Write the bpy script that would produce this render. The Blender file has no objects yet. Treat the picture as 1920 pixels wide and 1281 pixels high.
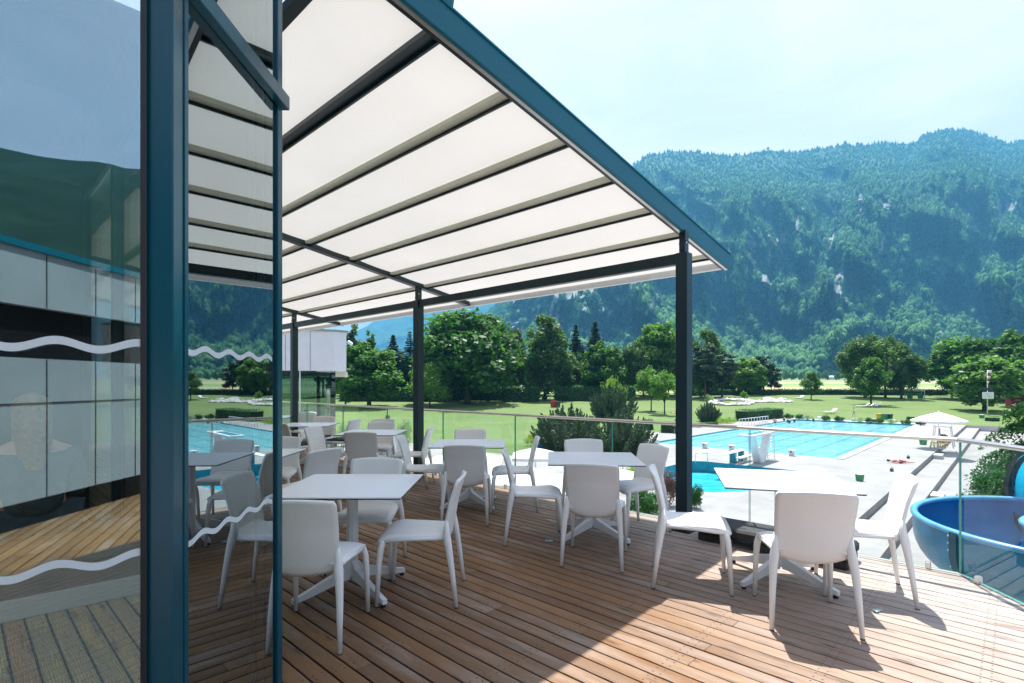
import bpy, math, random
import numpy as np
from mathutils import Vector, Matrix, geometry

random.seed(7)
RNG = np.random.default_rng(11)
sc = bpy.context.scene
COL = sc.collection
H = 1.45                      # eye height above the wooden deck
F, CX, HY = 993.0, 960.0, 719.0
G = (0.6879, 0.7258)          # horizontal direction away from the facade
W = (-0.7258, 0.6879)         # horizontal direction along the facade
GZ = -4.8                     # pool-side ground level
rad = math.radians


def gw(g, w, z=0.0):
    return Vector((g * G[0] + w * W[0], g * G[1] + w * W[1], z))


def ground_z(x, y):
    return GZ + 0.05 * min(max(y - 95, 0), 55) + 0.017 * max(y - 150, 0)


def at(px, py, z=None):
    """world point on a horizontal plane (or on the terrain) under a photo pixel"""
    k = (px - CX) / F
    if z is not None:
        Y = (H - z) * F / (py - HY)
        return Vector((k * Y, Y, z))
    Y = 20.0
    while Y < 900:
        gz = ground_z(k * Y, Y)
        if HY + F * (H - gz) / Y <= py:
            break
        Y += 0.25
    return Vector((k * Y, Y, ground_z(k * Y, Y)))


# ------------------------------------------------------------------ objects
def tag(o, label=None, cat=None, group=None, kind=None):
    if label: o['label'] = label
    if cat: o['category'] = cat
    if group: o['group'] = group
    if kind: o['kind'] = kind
    return o


def thing(name, label, cat, loc=(0, 0, 0), rotz=0.0, group=None):
    o = bpy.data.objects.new(name, None)
    COL.objects.link(o)
    o.empty_display_size = 0.1
    o.location = loc
    o.rotation_euler = (0, 0, rotz)
    return tag(o, label, cat, group)


def copy_tree(o, parent=None):
    c = o.copy()
    COL.objects.link(c)
    if parent is not None:
        c.parent = parent
    for ch in list(o.children):
        copy_tree(ch, c)
    return c


class MB:
    """collects simple shapes and links them as one mesh object"""
    def __init__(self):
        self.v, self.f, self.m, self.s = [], [], [], []

    def add(self, vs, fs, mi=0, smooth=False):
        b = len(self.v)
        self.v.extend([tuple(p) for p in vs])
        for f in fs:
            self.f.append(tuple(i + b for i in f))
            self.m.append(mi)
            self.s.append(smooth)
        return self

    def box(self, c, s, mi=0, rz=0.0, bev=0.0, M=None):
        hx, hy, hz = s[0] / 2, s[1] / 2, s[2] / 2
        b = min(bev, hx * .9, hy * .9, hz * .9)
        cr, sr = math.cos(rz), math.sin(rz)
        if b <= 0:
            P = [(x, y, z) for z in (-hz, hz) for x, y in ((-hx, -hy), (hx, -hy), (hx, hy), (-hx, hy))]
            Fc = [(3, 2, 1, 0), (4, 5, 6, 7), (0, 1, 5, 4), (1, 2, 6, 5), (2, 3, 7, 6), (3, 0, 4, 7)]
        else:
            P, Fc = [], []
            def ring(ins, z):
                x, y = hx - ins, hy - ins
                c = b * .999 if ins < b * .5 else b * .3
                return [(-x + c, -y, z), (x - c, -y, z), (x, -y + c, z), (x, y - c, z),
                        (x - c, y, z), (-x + c, y, z), (-x, y - c, z), (-x, -y + c, z)]
            for ins, z in ((b, -hz), (0, -hz + b), (0, hz - b), (b, hz)):
                P += ring(ins, z)
            Fc.append(tuple(range(7, -1, -1)))
            for k in range(3):
                for i in range(8):
                    j = (i + 1) % 8
                    Fc.append((k * 8 + i, k * 8 + j, k * 8 + 8 + j, k * 8 + 8 + i))
            Fc.append(tuple(range(24, 32)))
        out = []
        for x, y, z in P:
            p = Vector((x * cr - y * sr, x * sr + y * cr, z)) + Vector(c)
            out.append(M @ p if M else p)
        return self.add(out, Fc, mi)

    def bar(self, a, b, w, h, mi=0, up=(0, 0, 1), bev=0.0):
        """box beam from a to b, w wide, h high"""
        a, b = Vector(a), Vector(b)
        d = (b - a); L = d.length; d.normalize()
        u = Vector(up); s = u.cross(d)
        if s.length < 1e-4: s = Vector((0, 1, 0)).cross(d)
        s.normalize(); u = d.cross(s)
        M = Matrix((( d.x, s.x, u.x, (a.x + b.x) / 2), (d.y, s.y, u.y, (a.y + b.y) / 2),
                    (d.z, s.z, u.z, (a.z + b.z) / 2), (0, 0, 0, 1)))
        return self.box((0, 0, 0), (L, w, h), mi, 0, bev, M)

    def tube(self, pts, rad_, n=8, mi=0, caps=True, sq=1.0):
        pts = [Vector(p) for p in pts]
        if not hasattr(rad_, '__len__'): rad_ = [rad_] * len(pts)
        vs, fs = [], []
        ref = None
        for i, p in enumerate(pts):
            d = (pts[min(i + 1, len(pts) - 1)] - pts[max(i - 1, 0)]).normalized()
            if ref is None:
                ref = d.cross(Vector((0, 0, 1)))
                if ref.length < .1: ref = Vector((1, 0, 0)) - d * d.x
                ref.normalize()
            ref = (ref - d * ref.dot(d)).normalized()
            q = d.cross(ref)
            for k in range(n):
                t = 2 * math.pi * (k + .5) / n
                vs.append(p + ref * math.cos(t) * rad_[i] + q * math.sin(t) * rad_[i] * sq)
        for i in range(len(pts) - 1):
            for k in range(n):
                j = (k + 1) % n
                fs.append((i * n + k, i * n + j, i * n + n + j, i * n + n + k))
        if caps:
            fs.append(tuple(range(n - 1, -1, -1)))
            fs.append(tuple((len(pts) - 1) * n + k for k in range(n)))
        return self.add(vs, fs, mi, n > 4)

    def lathe(self, prof, c=(0, 0, 0), n=16, mi=0, ax=1.0, ay=1.0):
        vs, fs = [], []
        for r, z in prof:
            for k in range(n):
                t = 2 * math.pi * k / n
                vs.append((c[0] + r * ax * math.cos(t), c[1] + r * ay * math.sin(t), c[2] + z))
        for i in range(len(prof) - 1):
            for k in range(n):
                j = (k + 1) % n
                fs.append((i * n + k, i * n + j, i * n + n + j, i * n + n + k))
        fs.append(tuple(range(n - 1, -1, -1)))
        fs.append(tuple((len(prof) - 1) * n + k for k in range(n)))
        return self.add(vs, fs, mi, True)

    def grid(self, fn, nu, nv, mi=0, th=None):
        """surface fn(u,v); with th a closed shell of that thickness along its normals"""
        P = np.array([[fn(i / nu, j / nv) for i in range(nu + 1)] for j in range(nv + 1)], float)
        idx = lambda j, i: j * (nu + 1) + i
        fs = [(idx(j, i), idx(j, i + 1), idx(j + 1, i + 1), idx(j + 1, i)) for j in range(nv) for i in range(nu)]
        if th is None:
            return self.add(P.reshape(-1, 3), fs, mi, True)
        du = np.gradient(P, axis=1); dv = np.gradient(P, axis=0)
        N = np.cross(du, dv); N /= np.linalg.norm(N, axis=2, keepdims=True) + 1e-9
        A, B = (P + N * th / 2).reshape(-1, 3), (P - N * th / 2).reshape(-1, 3)
        n = len(A)
        fs2 = list(fs) + [tuple(i + n for i in reversed(f)) for f in fs]
        rim = [idx(0, i) for i in range(nu)] + [idx(j, nu) for j in range(nv)] + \
              [idx(nv, i) for i in range(nu, 0, -1)] + [idx(j, 0) for j in range(nv, 0, -1)]
        for a, b in zip(rim, rim[1:] + rim[:1]):
            fs2.append((b, a, a + n, b + n))
        return self.add(np.vstack([A, B]), fs2, mi, True)

    def prism(self, poly, z0, z1, mi=0, side=None):
        n = len(poly)
        tri = geometry.tessellate_polygon([[Vector((p[0], p[1], 0)) for p in poly]])
        area = sum(poly[i][0] * poly[(i + 1) % n][1] - poly[(i + 1) % n][0] * poly[i][1] for i in range(n))
        vs = [(p[0], p[1], z0) for p in poly] + [(p[0], p[1], z1) for p in poly]
        fs = []
        for t in tri:
            a = sum(poly[t[i]][0] * poly[t[(i + 1) % 3]][1] - poly[t[(i + 1) % 3]][0] * poly[t[i]][1] for i in range(3))
            if a < 0: t = t[::-1]
            fs.append(tuple(i + n for i in t)); fs.append(tuple(reversed(t)))
        self.add(vs, fs, mi)
        ss = []
        for i in range(n):
            j = (i + 1) % n
            ss.append((i, j, j + n, i + n) if area > 0 else (j, i, i + n, j + n))
        return self.add(vs, ss, mi if side is None else side)

    def build(self, name, mats, parent=None, loc=None):
        me = bpy.data.meshes.new(name)
        me.from_pydata(self.v, [], self.f)
        for m in (mats if isinstance(mats, (list, tuple)) else [mats]):
            me.materials.append(m)
        me.polygons.foreach_set('material_index', self.m)
        me.polygons.foreach_set('use_smooth', self.s)
        me.update()
        o = bpy.data.objects.new(name, me)
        COL.objects.link(o)
        if parent is not None: o.parent = parent
        if loc is not None: o.location = loc
        return o


def np_obj(name, V, Fq, mat, parent=None, smooth=False, attr=None, mats=None, mi=None):
    V = np.ascontiguousarray(V, np.float32); Fq = np.ascontiguousarray(Fq, np.int32)
    me = bpy.data.meshes.new(name)
    k = Fq.shape[1]
    me.vertices.add(len(V)); me.vertices.foreach_set('co', V.ravel())
    me.loops.add(Fq.size); me.loops.foreach_set('vertex_index', Fq.ravel())
    me.polygons.add(len(Fq))
    me.polygons.foreach_set('loop_start', np.arange(0, Fq.size, k, dtype=np.int32))
    if smooth: me.polygons.foreach_set('use_smooth', np.ones(len(Fq), bool))
    for m in (mats or [mat]): me.materials.append(m)
    if mi is not None: me.polygons.foreach_set('material_index', np.asarray(mi, np.int32))
    if attr is not None:
        for an, (dom, vals) in attr.items():
            a = me.attributes.new(an, 'FLOAT', dom)
            a.data.foreach_set('value', np.ascontiguousarray(vals, np.float32))
    me.update(calc_edges=True); me.validate()
    o = bpy.data.objects.new(name, me)
    COL.objects.link(o)
    if parent is not None: o.parent = parent
    return o


# ---------------------------------------------------------------- materials
def new_mat(name):
    m = bpy.data.materials.new(name); m.use_nodes = True
    nt = m.node_tree; nt.nodes.clear()
    out = nt.nodes.new('ShaderNodeOutputMaterial')
    return m, nt, out


def N(nt, typ, **kw):
    n = nt.nodes.new(typ)
    for k, v in kw.items():
        if hasattr(n, k): setattr(n, k, v)
        else: n.inputs[k.replace('_', ' ')].default_value = v
    return n


def ramp(nt, fac, stops):
    r = nt.nodes.new('ShaderNodeValToRGB')
    e = r.color_ramp.elements
    while len(e) < len(stops): e.new(.5)
    for el, (p, c) in zip(e, stops):
        el.position = p; el.color = (c[0], c[1], c[2], 1)
    nt.links.new(fac, r.inputs[0])
    return r.outputs[0]


def mathn(nt, op, a, b=None, clamp=False):
    n = nt.nodes.new('ShaderNodeMath'); n.operation = op; n.use_clamp = clamp
    for i, x in enumerate((a, b)):
        if x is None: continue
        if isinstance(x, (int, float)): n.inputs[i].default_value = x
        else: nt.links.new(x, n.inputs[i])
    return n.outputs[0]


def mixc(nt, fac, a, b, mode='MIX'):
    n = nt.nodes.new('ShaderNodeMix'); n.data_type = 'RGBA'; n.blend_type = mode
    for sock, x in ((n.inputs[0], fac), (n.inputs[6], a), (n.inputs[7], b)):
        if isinstance(x, (int, float)): sock.default_value = x
        elif isinstance(x, tuple): sock.default_value = (x[0], x[1], x[2], 1)
        else: nt.links.new(x, sock)
    return n.outputs[2]


def noise(nt, vec, scale, detail=4.0, rough=.55, dist=0.0):
    n = nt.nodes.new('ShaderNodeTexNoise')
    n.inputs['Scale'].default_value = scale; n.inputs['Detail'].default_value = detail
    n.inputs['Roughness'].default_value = rough; n.inputs['Distortion'].default_value = dist
    if vec is not None: nt.links.new(vec, n.inputs['Vector'])
    return n.outputs['Fac']


def coords(nt, which='Object', scale=(1, 1, 1), rot=(0, 0, 0)):
    if which == 'Position':
        src = nt.nodes.new('ShaderNodeNewGeometry').outputs['Position']
    else:
        src = nt.nodes.new('ShaderNodeTexCoord').outputs[which]
    mp = nt.nodes.new('ShaderNodeMapping')
    mp.inputs['Scale'].default_value = scale; mp.inputs['Rotation'].default_value = rot
    nt.links.new(src, mp.inputs['Vector'])
    return mp.outputs[0]


def simple(name, col, rough=.5, var=.12, ns=6.0, metal=0.0, bump=0.0, bs=40.0, where='Object', spec=.5, rvar=.15):
    m, nt, out = new_mat(name)
    p = N(nt, 'ShaderNodeBsdfPrincipled')
    v = coords(nt, where)
    n1 = noise(nt, v, ns, 6)
    lo = tuple(c * (1 - var) for c in col); hi = tuple(min(1, c * (1 + var)) for c in col)
    c = ramp(nt, n1, [(.3, lo), (.7, hi)])
    nt.links.new(c, p.inputs['Base Color'])
    n2 = noise(nt, v, ns * 3.1, 4)
    r = mathn(nt, 'MULTIPLY_ADD', n2, rvar * 2); nt.nodes[-1].inputs[2].default_value = rough - rvar
    nt.links.new(r, p.inputs['Roughness'])
    p.inputs['Metallic'].default_value = metal
    p.inputs['Specular IOR Level'].default_value = spec
    if bump:
        b = N(nt, 'ShaderNodeBump', Strength=bump, Distance=.01)
        nt.links.new(noise(nt, v, bs, 5), b.inputs['Height'])
        nt.links.new(b.outputs[0], p.inputs['Normal'])
    nt.links.new(p.outputs[0], out.inputs[0])
    return m


M = {}
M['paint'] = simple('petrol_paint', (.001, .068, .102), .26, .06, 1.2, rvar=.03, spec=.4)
M['paint_skylit'] = simple('petrol_skylit_paint', (.000, .125, .185), .36, .06, 1.2, rvar=.03, spec=.3)  # petrol paint brightened, sky reflection on the beam put into the colour
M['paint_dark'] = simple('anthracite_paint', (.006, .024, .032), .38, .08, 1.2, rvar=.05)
M['bar'] = simple('greige_aluminium', (.62, .62, .50), .5, .06, 4.0)
M['alu'] = simple('brushed_aluminium', (.60, .60, .58), .33, .03, 3.0, metal=1.0, rvar=.02)
M['steel'] = simple('stainless_steel', (.66, .63, .60), .30, .03, 3.0, metal=1.0, rvar=.02)
M['white_metal'] = simple('white_powder_coat', (.78, .79, .80), .45, .04, 8.0)
M['black_rubber'] = simple('black_rubber', (.02, .022, .024), .7, .3, 10.0, bump=.2, bs=60)
M['black'] = simple('dark_edge', (.015, .015, .018), .5, .1, 10.0)
M['cushion'] = simple('charcoal_cushion', (.035, .04, .045), .85, .2, 40.0, bump=.2, bs=200)
M['white_panel'] = simple('white_cladding', (.70, .71, .74), .55, .05, 1.5)
M['concrete'] = simple('pale_concrete', (.52, .50, .49), .8, .10, .8, bump=.15, bs=8)
M['wing_panel'] = simple('grey_white_panel', (.33, .36, .38), .6, .10, 1.5)
M['white_paint'] = simple('white_paint', (.80, .80, .80), .5, .04, 3.0)
M['parasol_cloth'] = None
M['trunk'] = simple('bark', (.085, .065, .048), .9, .35, 3.0, bump=.6, bs=14)
M['yellow'] = simple('yellow_plastic', (.75, .48, .03), .45, .1, 5.0)
M['orange'] = simple('orange_paint', (.80, .30, .03), .5, .1, 5.0)
M['red'] = simple('red_paint', (.40, .025, .03), .55, .15, 2.0)
M['green_bin'] = simple('green_plastic', (.03, .26, .10), .5, .12, 5.0)
M['dark_bin'] = simple('dark_plastic', (.03, .05, .05), .5, .2, 5.0)
M['purple'] = simple('purple_cloth', (.16, .08, .32), .9, .25, 4.0)
M['blue_cloth'] = simple('blue_cloth', (.04, .18, .48), .9, .2, 4.0)
M['navy_cloth'] = simple('navy_cloth', (.045, .085, .12), .9, .3, 14.0, bump=.3, bs=90)
M['skin'] = simple('skin', (.58, .34, .25), .55, .08, 8.0)
M['hair_dark'] = simple('dark_hair', (.03, .02, .015), .6, .3, 30.0)
M['hair_blonde'] = simple('blonde_hair', (.24, .145, .06), .55, .4, 40.0)
M['stone'] = simple('white_rock', (.58, .56, .54), .85, .25, 2.0, bump=.8, bs=6)
M['bench_wood'] = simple('oiled_oak', (.30, .17, .065), .5, .22, 5.0)
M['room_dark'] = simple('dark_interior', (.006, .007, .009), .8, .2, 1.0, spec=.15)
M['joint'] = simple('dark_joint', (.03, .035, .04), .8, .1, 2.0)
M['glass_edge'] = simple('green_glass_edge', (.10, .33, .27), .15, .1, 6.0)
M['film'] = simple('frosted_film', (.66, .72, .74), .6, .03, 4.0)
M['tile'] = simple('teal_pool_tile', (.03, .24, .30), .35, .2, 3.0)
M['sand'] = simple('pale_sand', (.62, .56, .48), .95, .08, 1.0)
M['flower'] = simple('yellow_blossom', (.75, .50, .08), .8, .35, 9.0)
M['clock_face'] = simple('clock_face', (.82, .82, .82), .4, .02, 3.0)


def translucent(name, col, tcol, fac, var=.04, ns=2.0):
    m, nt, out = new_mat(name)
    v = coords(nt, 'Position')
    n1 = noise(nt, v, ns, 5)
    d = N(nt, 'ShaderNodeBsdfDiffuse'); t = N(nt, 'ShaderNodeBsdfTranslucent')
    nt.links.new(ramp(nt, n1, [(.3, tuple(c * (1 - var) for c in col)), (.7, tuple(min(1, c * (1 + var)) for c in col))]), d.inputs[0])
    nt.links.new(ramp(nt, n1, [(.3, tuple(c * (1 - var) for c in tcol)), (.7, tuple(min(1, c * (1 + var)) for c in tcol))]), t.inputs[0])
    mx = N(nt, 'ShaderNodeMixShader'); mx.inputs[0].default_value = fac
    nt.links.new(d.outputs[0], mx.inputs[1]); nt.links.new(t.outputs[0], mx.inputs[2])
    # fine weave bump
    nt.links.new(mx.outputs[0], out.inputs[0])
    return m


M['awning'] = translucent('awning_fabric', (.77, .755, .73), (.64, .615, .57), .31, .03, 1.2)
M['parasol_cloth'] = translucent('parasol_cloth', (.82, .82, .83), (.7, .7, .7), .3)


def plastic_mat():
    m, nt, out = new_mat('white_plastic')
    p = N(nt, 'ShaderNodeBsdfPrincipled')
    v = coords(nt, 'Object')
    c = ramp(nt, noise(nt, v, 5, 5), [(.3, (.84, .835, .82)), (.7, (.885, .88, .865))])
    nt.links.new(c, p.inputs['Base Color'])
    p.inputs['Roughness'].default_value = .42
    p.inputs['Subsurface Weight'].default_value = .0
    b = N(nt, 'ShaderNodeBump', Strength=.06, Distance=.002)
    nt.links.new(noise(nt, v, 420, 2), b.inputs['Height']); nt.links.new(b.outputs[0], p.inputs['Normal'])
    nt.links.new(p.outputs[0], out.inputs[0])
    return m


M['chair'] = plastic_mat()
M['table'] = simple('white_laminate', (.87, .87, .875), .30, .015, 2.0, rvar=0.0)


def glass_mat(name, tint, r0, k, rough=0.0, wav=.0, gcol=(.93, .97, 1)):
    m, nt, out = new_mat(name)
    t = N(nt, 'ShaderNodeBsdfTransparent'); t.inputs[0].default_value = (*tint, 1)
    g = N(nt, 'ShaderNodeBsdfGlossy')
    g.inputs['Roughness'].default_value = rough
    g.inputs['Color'].default_value = (*gcol, 1)
    fr = N(nt, 'ShaderNodeFresnel'); fr.inputs[0].default_value = 1.5
    f = mathn(nt, 'MULTIPLY_ADD', fr.outputs[0], k, True); nt.nodes[-1].inputs[2].default_value = r0
    if wav:
        v = coords(nt, 'Position')
        b = N(nt, 'ShaderNodeBump', Strength=wav, Distance=.02)
        nt.links.new(noise(nt, v, 1.3, 2), b.inputs['Height'])
        nt.links.new(b.outputs[0], g.inputs['Normal'])
    mx = N(nt, 'ShaderNodeMixShader')
    nt.links.new(f, mx.inputs[0]); nt.links.new(t.outputs[0], mx.inputs[1]); nt.links.new(g.outputs[0], mx.inputs[2])
    nt.links.new(mx.outputs[0], out.inputs[0])
    return m


M['glass_solar'] = glass_mat('solar_glass', (.33, .42, .43), .37, .9, wav=.010, gcol=(.84, .96, 1.0))
M['glass_rail'] = glass_mat('clear_rail_glass', (.945, .98, .97), .0, .11)
M['glass_entry'] = glass_mat('entry_glass', (.95, .93, .89), .25, .5, wav=.010, gcol=(.72, .95, 1.0))
M['glass_far'] = glass_mat('dark_glass', (.35, .48, .46), .10, .9)


def wood_mat(name='larch_deck_boards', mul=1.0):
    m, nt, out = new_mat(name)
    p = N(nt, 'ShaderNodeBsdfPrincipled')
    ang = math.atan2(W[1], W[0])
    v = coords(nt, 'Position', rot=(0, 0, -ang))          # x along the board, y across
    at_ = N(nt, 'ShaderNodeAttribute'); at_.attribute_name = 'rnd'
    sep = N(nt, 'ShaderNodeSeparateXYZ'); nt.links.new(v, sep.inputs[0])
    off = mathn(nt, 'MULTIPLY', at_.outputs['Fac'], 37.0)
    cmb = N(nt, 'ShaderNodeCombineXYZ')
    nt.links.new(mathn(nt, 'ADD', sep.outputs[0], off), cmb.inputs[0])
    nt.links.new(sep.outputs[1], cmb.inputs[1]); nt.links.new(off, cmb.inputs[2])
    def mp(s):
        q = N(nt, 'ShaderNodeMapping'); q.inputs['Scale'].default_value = s
        nt.links.new(cmb.outputs[0], q.inputs['Vector']); return q.outputs[0]
    wv = N(nt, 'ShaderNodeTexWave'); wv.wave_type = 'BANDS'; wv.bands_direction = 'Y'
    wv.inputs['Scale'].default_value = 9.0; wv.inputs['Distortion'].default_value = 9.0
    wv.inputs['Detail'].default_value = 3.0; wv.inputs['Detail Scale'].default_value = 1.2
    nt.links.new(mp((.55, 3.2, 1)), wv.inputs['Vector'])
    grain = noise(nt, mp((3, 90, 1)), 1.0, 5, .6)
    big = noise(nt, mp((1.1, 5, 1)), 1.0, 4, .6)
    base = ramp(nt, at_.outputs['Fac'], [(p_, tuple(min(.8, x * mul) for x in c_)) for p_, c_ in [(0, (.188, .091, .037)), (.3, (.265, .136, .055)), (.55, (.218, .116, .052)), (.8, (.305, .163, .068)), (1, (.168, .092, .047))]])
    c = mixc(nt, mathn(nt, 'MULTIPLY', wv.outputs['Fac'], .5), base, (.15, .07, .03))
    c = mixc(nt, ramp(nt, grain, [(.42, (0, 0, 0)), (.75, (.45, .45, .45))]), c, (.16, .10, .06))
    c = mixc(nt, ramp(nt, big, [(.5, (0, 0, 0)), (.72, (.5, .5, .5))]), c, (.42, .36, .31))
    # grey weathering plus painted-in sun brightness, growing towards the open edge of the terrace
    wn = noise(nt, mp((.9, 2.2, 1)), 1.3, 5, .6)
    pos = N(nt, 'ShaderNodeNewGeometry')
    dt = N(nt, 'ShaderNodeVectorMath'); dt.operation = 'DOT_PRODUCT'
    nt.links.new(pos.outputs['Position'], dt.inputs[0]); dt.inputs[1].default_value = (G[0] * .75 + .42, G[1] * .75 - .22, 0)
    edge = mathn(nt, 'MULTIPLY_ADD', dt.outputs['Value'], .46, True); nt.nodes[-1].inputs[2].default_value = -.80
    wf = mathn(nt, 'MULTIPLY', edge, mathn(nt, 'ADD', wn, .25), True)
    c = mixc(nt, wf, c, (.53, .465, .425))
    # dark stains and knots
    st = noise(nt, mp((1.6, 9, 1)), 1.4, 6, .65)
    c = mixc(nt, ramp(nt, st, [(.55, (0, 0, 0)), (.70, (.65, .65, .65))]), c, (.085, .065, .052))
    vo = N(nt, 'ShaderNodeTexVoronoi'); vo.inputs['Scale'].default_value = 1.0
    nt.links.new(mp((2.2, 9.5, 1)), vo.inputs['Vector'])
    kn = ramp(nt, vo.outputs['Distance'], [(.05, (.8, .8, .8)), (.16, (0, 0, 0))])
    c = mixc(nt, kn, c, (.07, .04, .025))
    # screw heads: two per board on every joist
    sx = mathn(nt, 'PINGPONG', mathn(nt, 'ADD', sep.outputs[0], 50.0), .3)
    dx = mathn(nt, 'SUBTRACT', sx, .28)
    fy = mathn(nt, 'PINGPONG', mathn(nt, 'ADD', sep.outputs[1], 40.0), .05)
    dy = mathn(nt, 'SUBTRACT', fy, .026)
    d2 = mathn(nt, 'SQRT', mathn(nt, 'ADD', mathn(nt, 'MULTIPLY', dx, dx), mathn(nt, 'MULTIPLY', dy, dy)))
    c = mixc(nt, mathn(nt, 'LESS_THAN', d2, .0048), c, (.03, .025, .025))
    c = mixc(nt, mathn(nt, 'LESS_THAN', at_.outputs['Fac'], -.5), c, (.035, .018, .009))
    nt.links.new(c, p.inputs['Base Color'])
    nt.links.new(ramp(nt, wn, [(.3, (.48, .48, .48)), (.7, (.72, .72, .72))]), p.inputs['Roughness'])
    p.inputs['Specular IOR Level'].default_value = .4
    b = N(nt, 'ShaderNodeBump', Strength=.35, Distance=.004)
    nt.links.new(mathn(nt, 'ADD', grain, wv.outputs['Fac']), b.inputs['Height'])
    nt.links.new(b.outputs[0], p.inputs['Normal'])
    nt.links.new(p.outputs[0], out.inputs[0])
    return m


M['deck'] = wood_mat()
M['floor_bright'] = wood_mat('brightened_floor_boards', 4.6)  # deck wood colour lifted to make up for weak light on the room floor


def leaf_mat(name, c1, c2, tr=.35, tint=None, spec=.28, rough=.5):
    m, nt, out = new_mat(name)
    a = N(nt, 'ShaderNodeAttribute'); a.attribute_name = 'rnd'
    oi = N(nt, 'ShaderNodeObjectInfo')
    f = mathn(nt, 'ADD', mathn(nt, 'MULTIPLY', a.outputs['Fac'], .8), mathn(nt, 'MULTIPLY', oi.outputs['Random'], .2))
    c = ramp(nt, f, [(0, c1), (1, c2)])
    d = N(nt, 'ShaderNodeBsdfPrincipled'); d.inputs['Roughness'].default_value = rough
    d.inputs['Specular IOR Level'].default_value = spec
    t = N(nt, 'ShaderNodeBsdfTranslucent')
    nt.links.new(c, d.inputs['Base Color'])
    nt.links.new(mixc(nt, 1.0, c, tint or (1.7, 2.0, .9), 'MULTIPLY'), t.inputs[0])
    mx = N(nt, 'ShaderNodeMixShader'); mx.inputs[0].default_value = tr
    nt.links.new(d.outputs[0], mx.inputs[1]); nt.links.new(t.outputs[0], mx.inputs[2])
    nt.links.new(mx.outputs[0], out.inputs[0])
    return m


M['leaf_maple'] = leaf_mat('maple_leaves', (.022, .078, .016), (.10, .225, .042), .40)
M['leaf_light'] = leaf_mat('light_leaves', (.055, .135, .028), (.16, .29, .065), .42)
M['leaf_birch'] = leaf_mat('birch_leaves', (.032, .085, .024), (.125, .215, .07), .36)
M['leaf_spruce'] = leaf_mat('spruce_needles', (.012, .045, .028), (.03, .085, .045), .1)
M['leaf_pine'] = leaf_mat('pine_needles', (.03, .065, .035), (.085, .135, .075), .15)
M['leaf_hedge'] = leaf_mat('hedge_leaves', (.02, .085, .02), (.05, .16, .035), .25)
M['leaf_yellow'] = leaf_mat('yellow_green_leaves', (.12, .22, .02), (.24, .34, .05), .4)
M['leaf_red'] = leaf_mat('red_leaves', (.09, .035, .04), (.20, .13, .09), .25, (1.6, 1.2, 1.0))
M['leaf_bronze'] = leaf_mat('bronze_leaves', (.035, .04, .02), (.12, .085, .03), .25)
M['leaf_grey'] = leaf_mat('silver_leaves', (.16, .24, .13), (.34, .42, .28), .35)


def lawn_mat():
    m, nt, out = new_mat('mown_grass_and_fields')
    p = N(nt, 'ShaderNodeBsdfPrincipled'); p.inputs['Roughness'].default_value = .85
    p.inputs['Specular IOR Level'].default_value = .2
    v = coords(nt, 'Position')
    n1 = noise(nt, v, .11, 8, .68); n2 = noise(nt, v, 1.1, 8, .75); n3 = noise(nt, v, .02, 3)
    g = ramp(nt, n1, [(.3, (.11, .172, .05)), (.55, (.158, .218, .074)), (.75, (.23, .25, .11))])
    g = mixc(nt, mathn(nt, 'MULTIPLY', n2, .75), g, (.075, .14, .035))
    sep = N(nt, 'ShaderNodeSeparateXYZ'); nt.links.new(v, sep.inputs[0])
    # farmland strips behind the park hedge
    yy = mathn(nt, 'MULTIPLY_ADD', n3, 40.0); nt.links.new(sep.outputs[1], nt.nodes[-1].inputs[2])
    far = ramp(nt, mathn(nt, 'DIVIDE', yy, 1000.0), [(.175, (.17, .24, .075)), (.2, (.27, .28, .13)), (.24, (.35, .32, .20)), (.29, (.22, .29, .11)), (.33, (.17, .25, .08)), (.42, (.36, .34, .21)), (.46, (.20, .28, .10)), (.56, (.24, .29, .12)), (.62, (.12, .2, .06))])
    isfar = mathn(nt, 'GREATER_THAN', sep.outputs[1], 172.0)
    nt.links.new(mixc(nt, isfar, g, far), p.inputs['Base Color'])
    b = N(nt, 'ShaderNodeBump', Strength=.8, Distance=.05)
    nt.links.new(noise(nt, v, 9, 5, .7), b.inputs['Height']); nt.links.new(b.outputs[0], p.inputs['Normal'])
    nt.links.new(p.outputs[0], out.inputs[0])
    return m


M['lawn'] = lawn_mat()


def paving_mat():
    m, nt, out = new_mat('pale_concrete_paving')
    p = N(nt, 'ShaderNodeBsdfPrincipled'); p.inputs['Roughness'].default_value = .8
    v = coords(nt, 'Position', rot=(0, 0, -math.atan2(G[1], G[0])))
    n1 = noise(nt, v, .5, 7, .65); n2 = noise(nt, v, 6, 5, .7)
    c = ramp(nt, n1, [(.3, (.215, .205, .20)), (.5, (.275, .262, .258)), (.7, (.325, .312, .306))])
    c = mixc(nt, mathn(nt, 'MULTIPLY', n2, .18), c, (.34, .33, .33))
    br = N(nt, 'ShaderNodeTexBrick'); br.inputs['Scale'].default_value = .5
    br.inputs['Mortar Size'].default_value = .006; br.offset = 0
    br.inputs['Brick Width'].default_value = 1.0; br.inputs['Row Height'].default_value = 1.0
    nt.links.new(v, br.inputs['Vector'])
    c = mixc(nt, mathn(nt, 'MULTIPLY', br.outputs['Fac'], .55), c, (.22, .22, .22))
    nt.links.new(c, p.inputs['Base Color'])
    nt.links.new(p.outputs[0], out.inputs[0])
    return m


M['paving'] = paving_mat()


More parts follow.
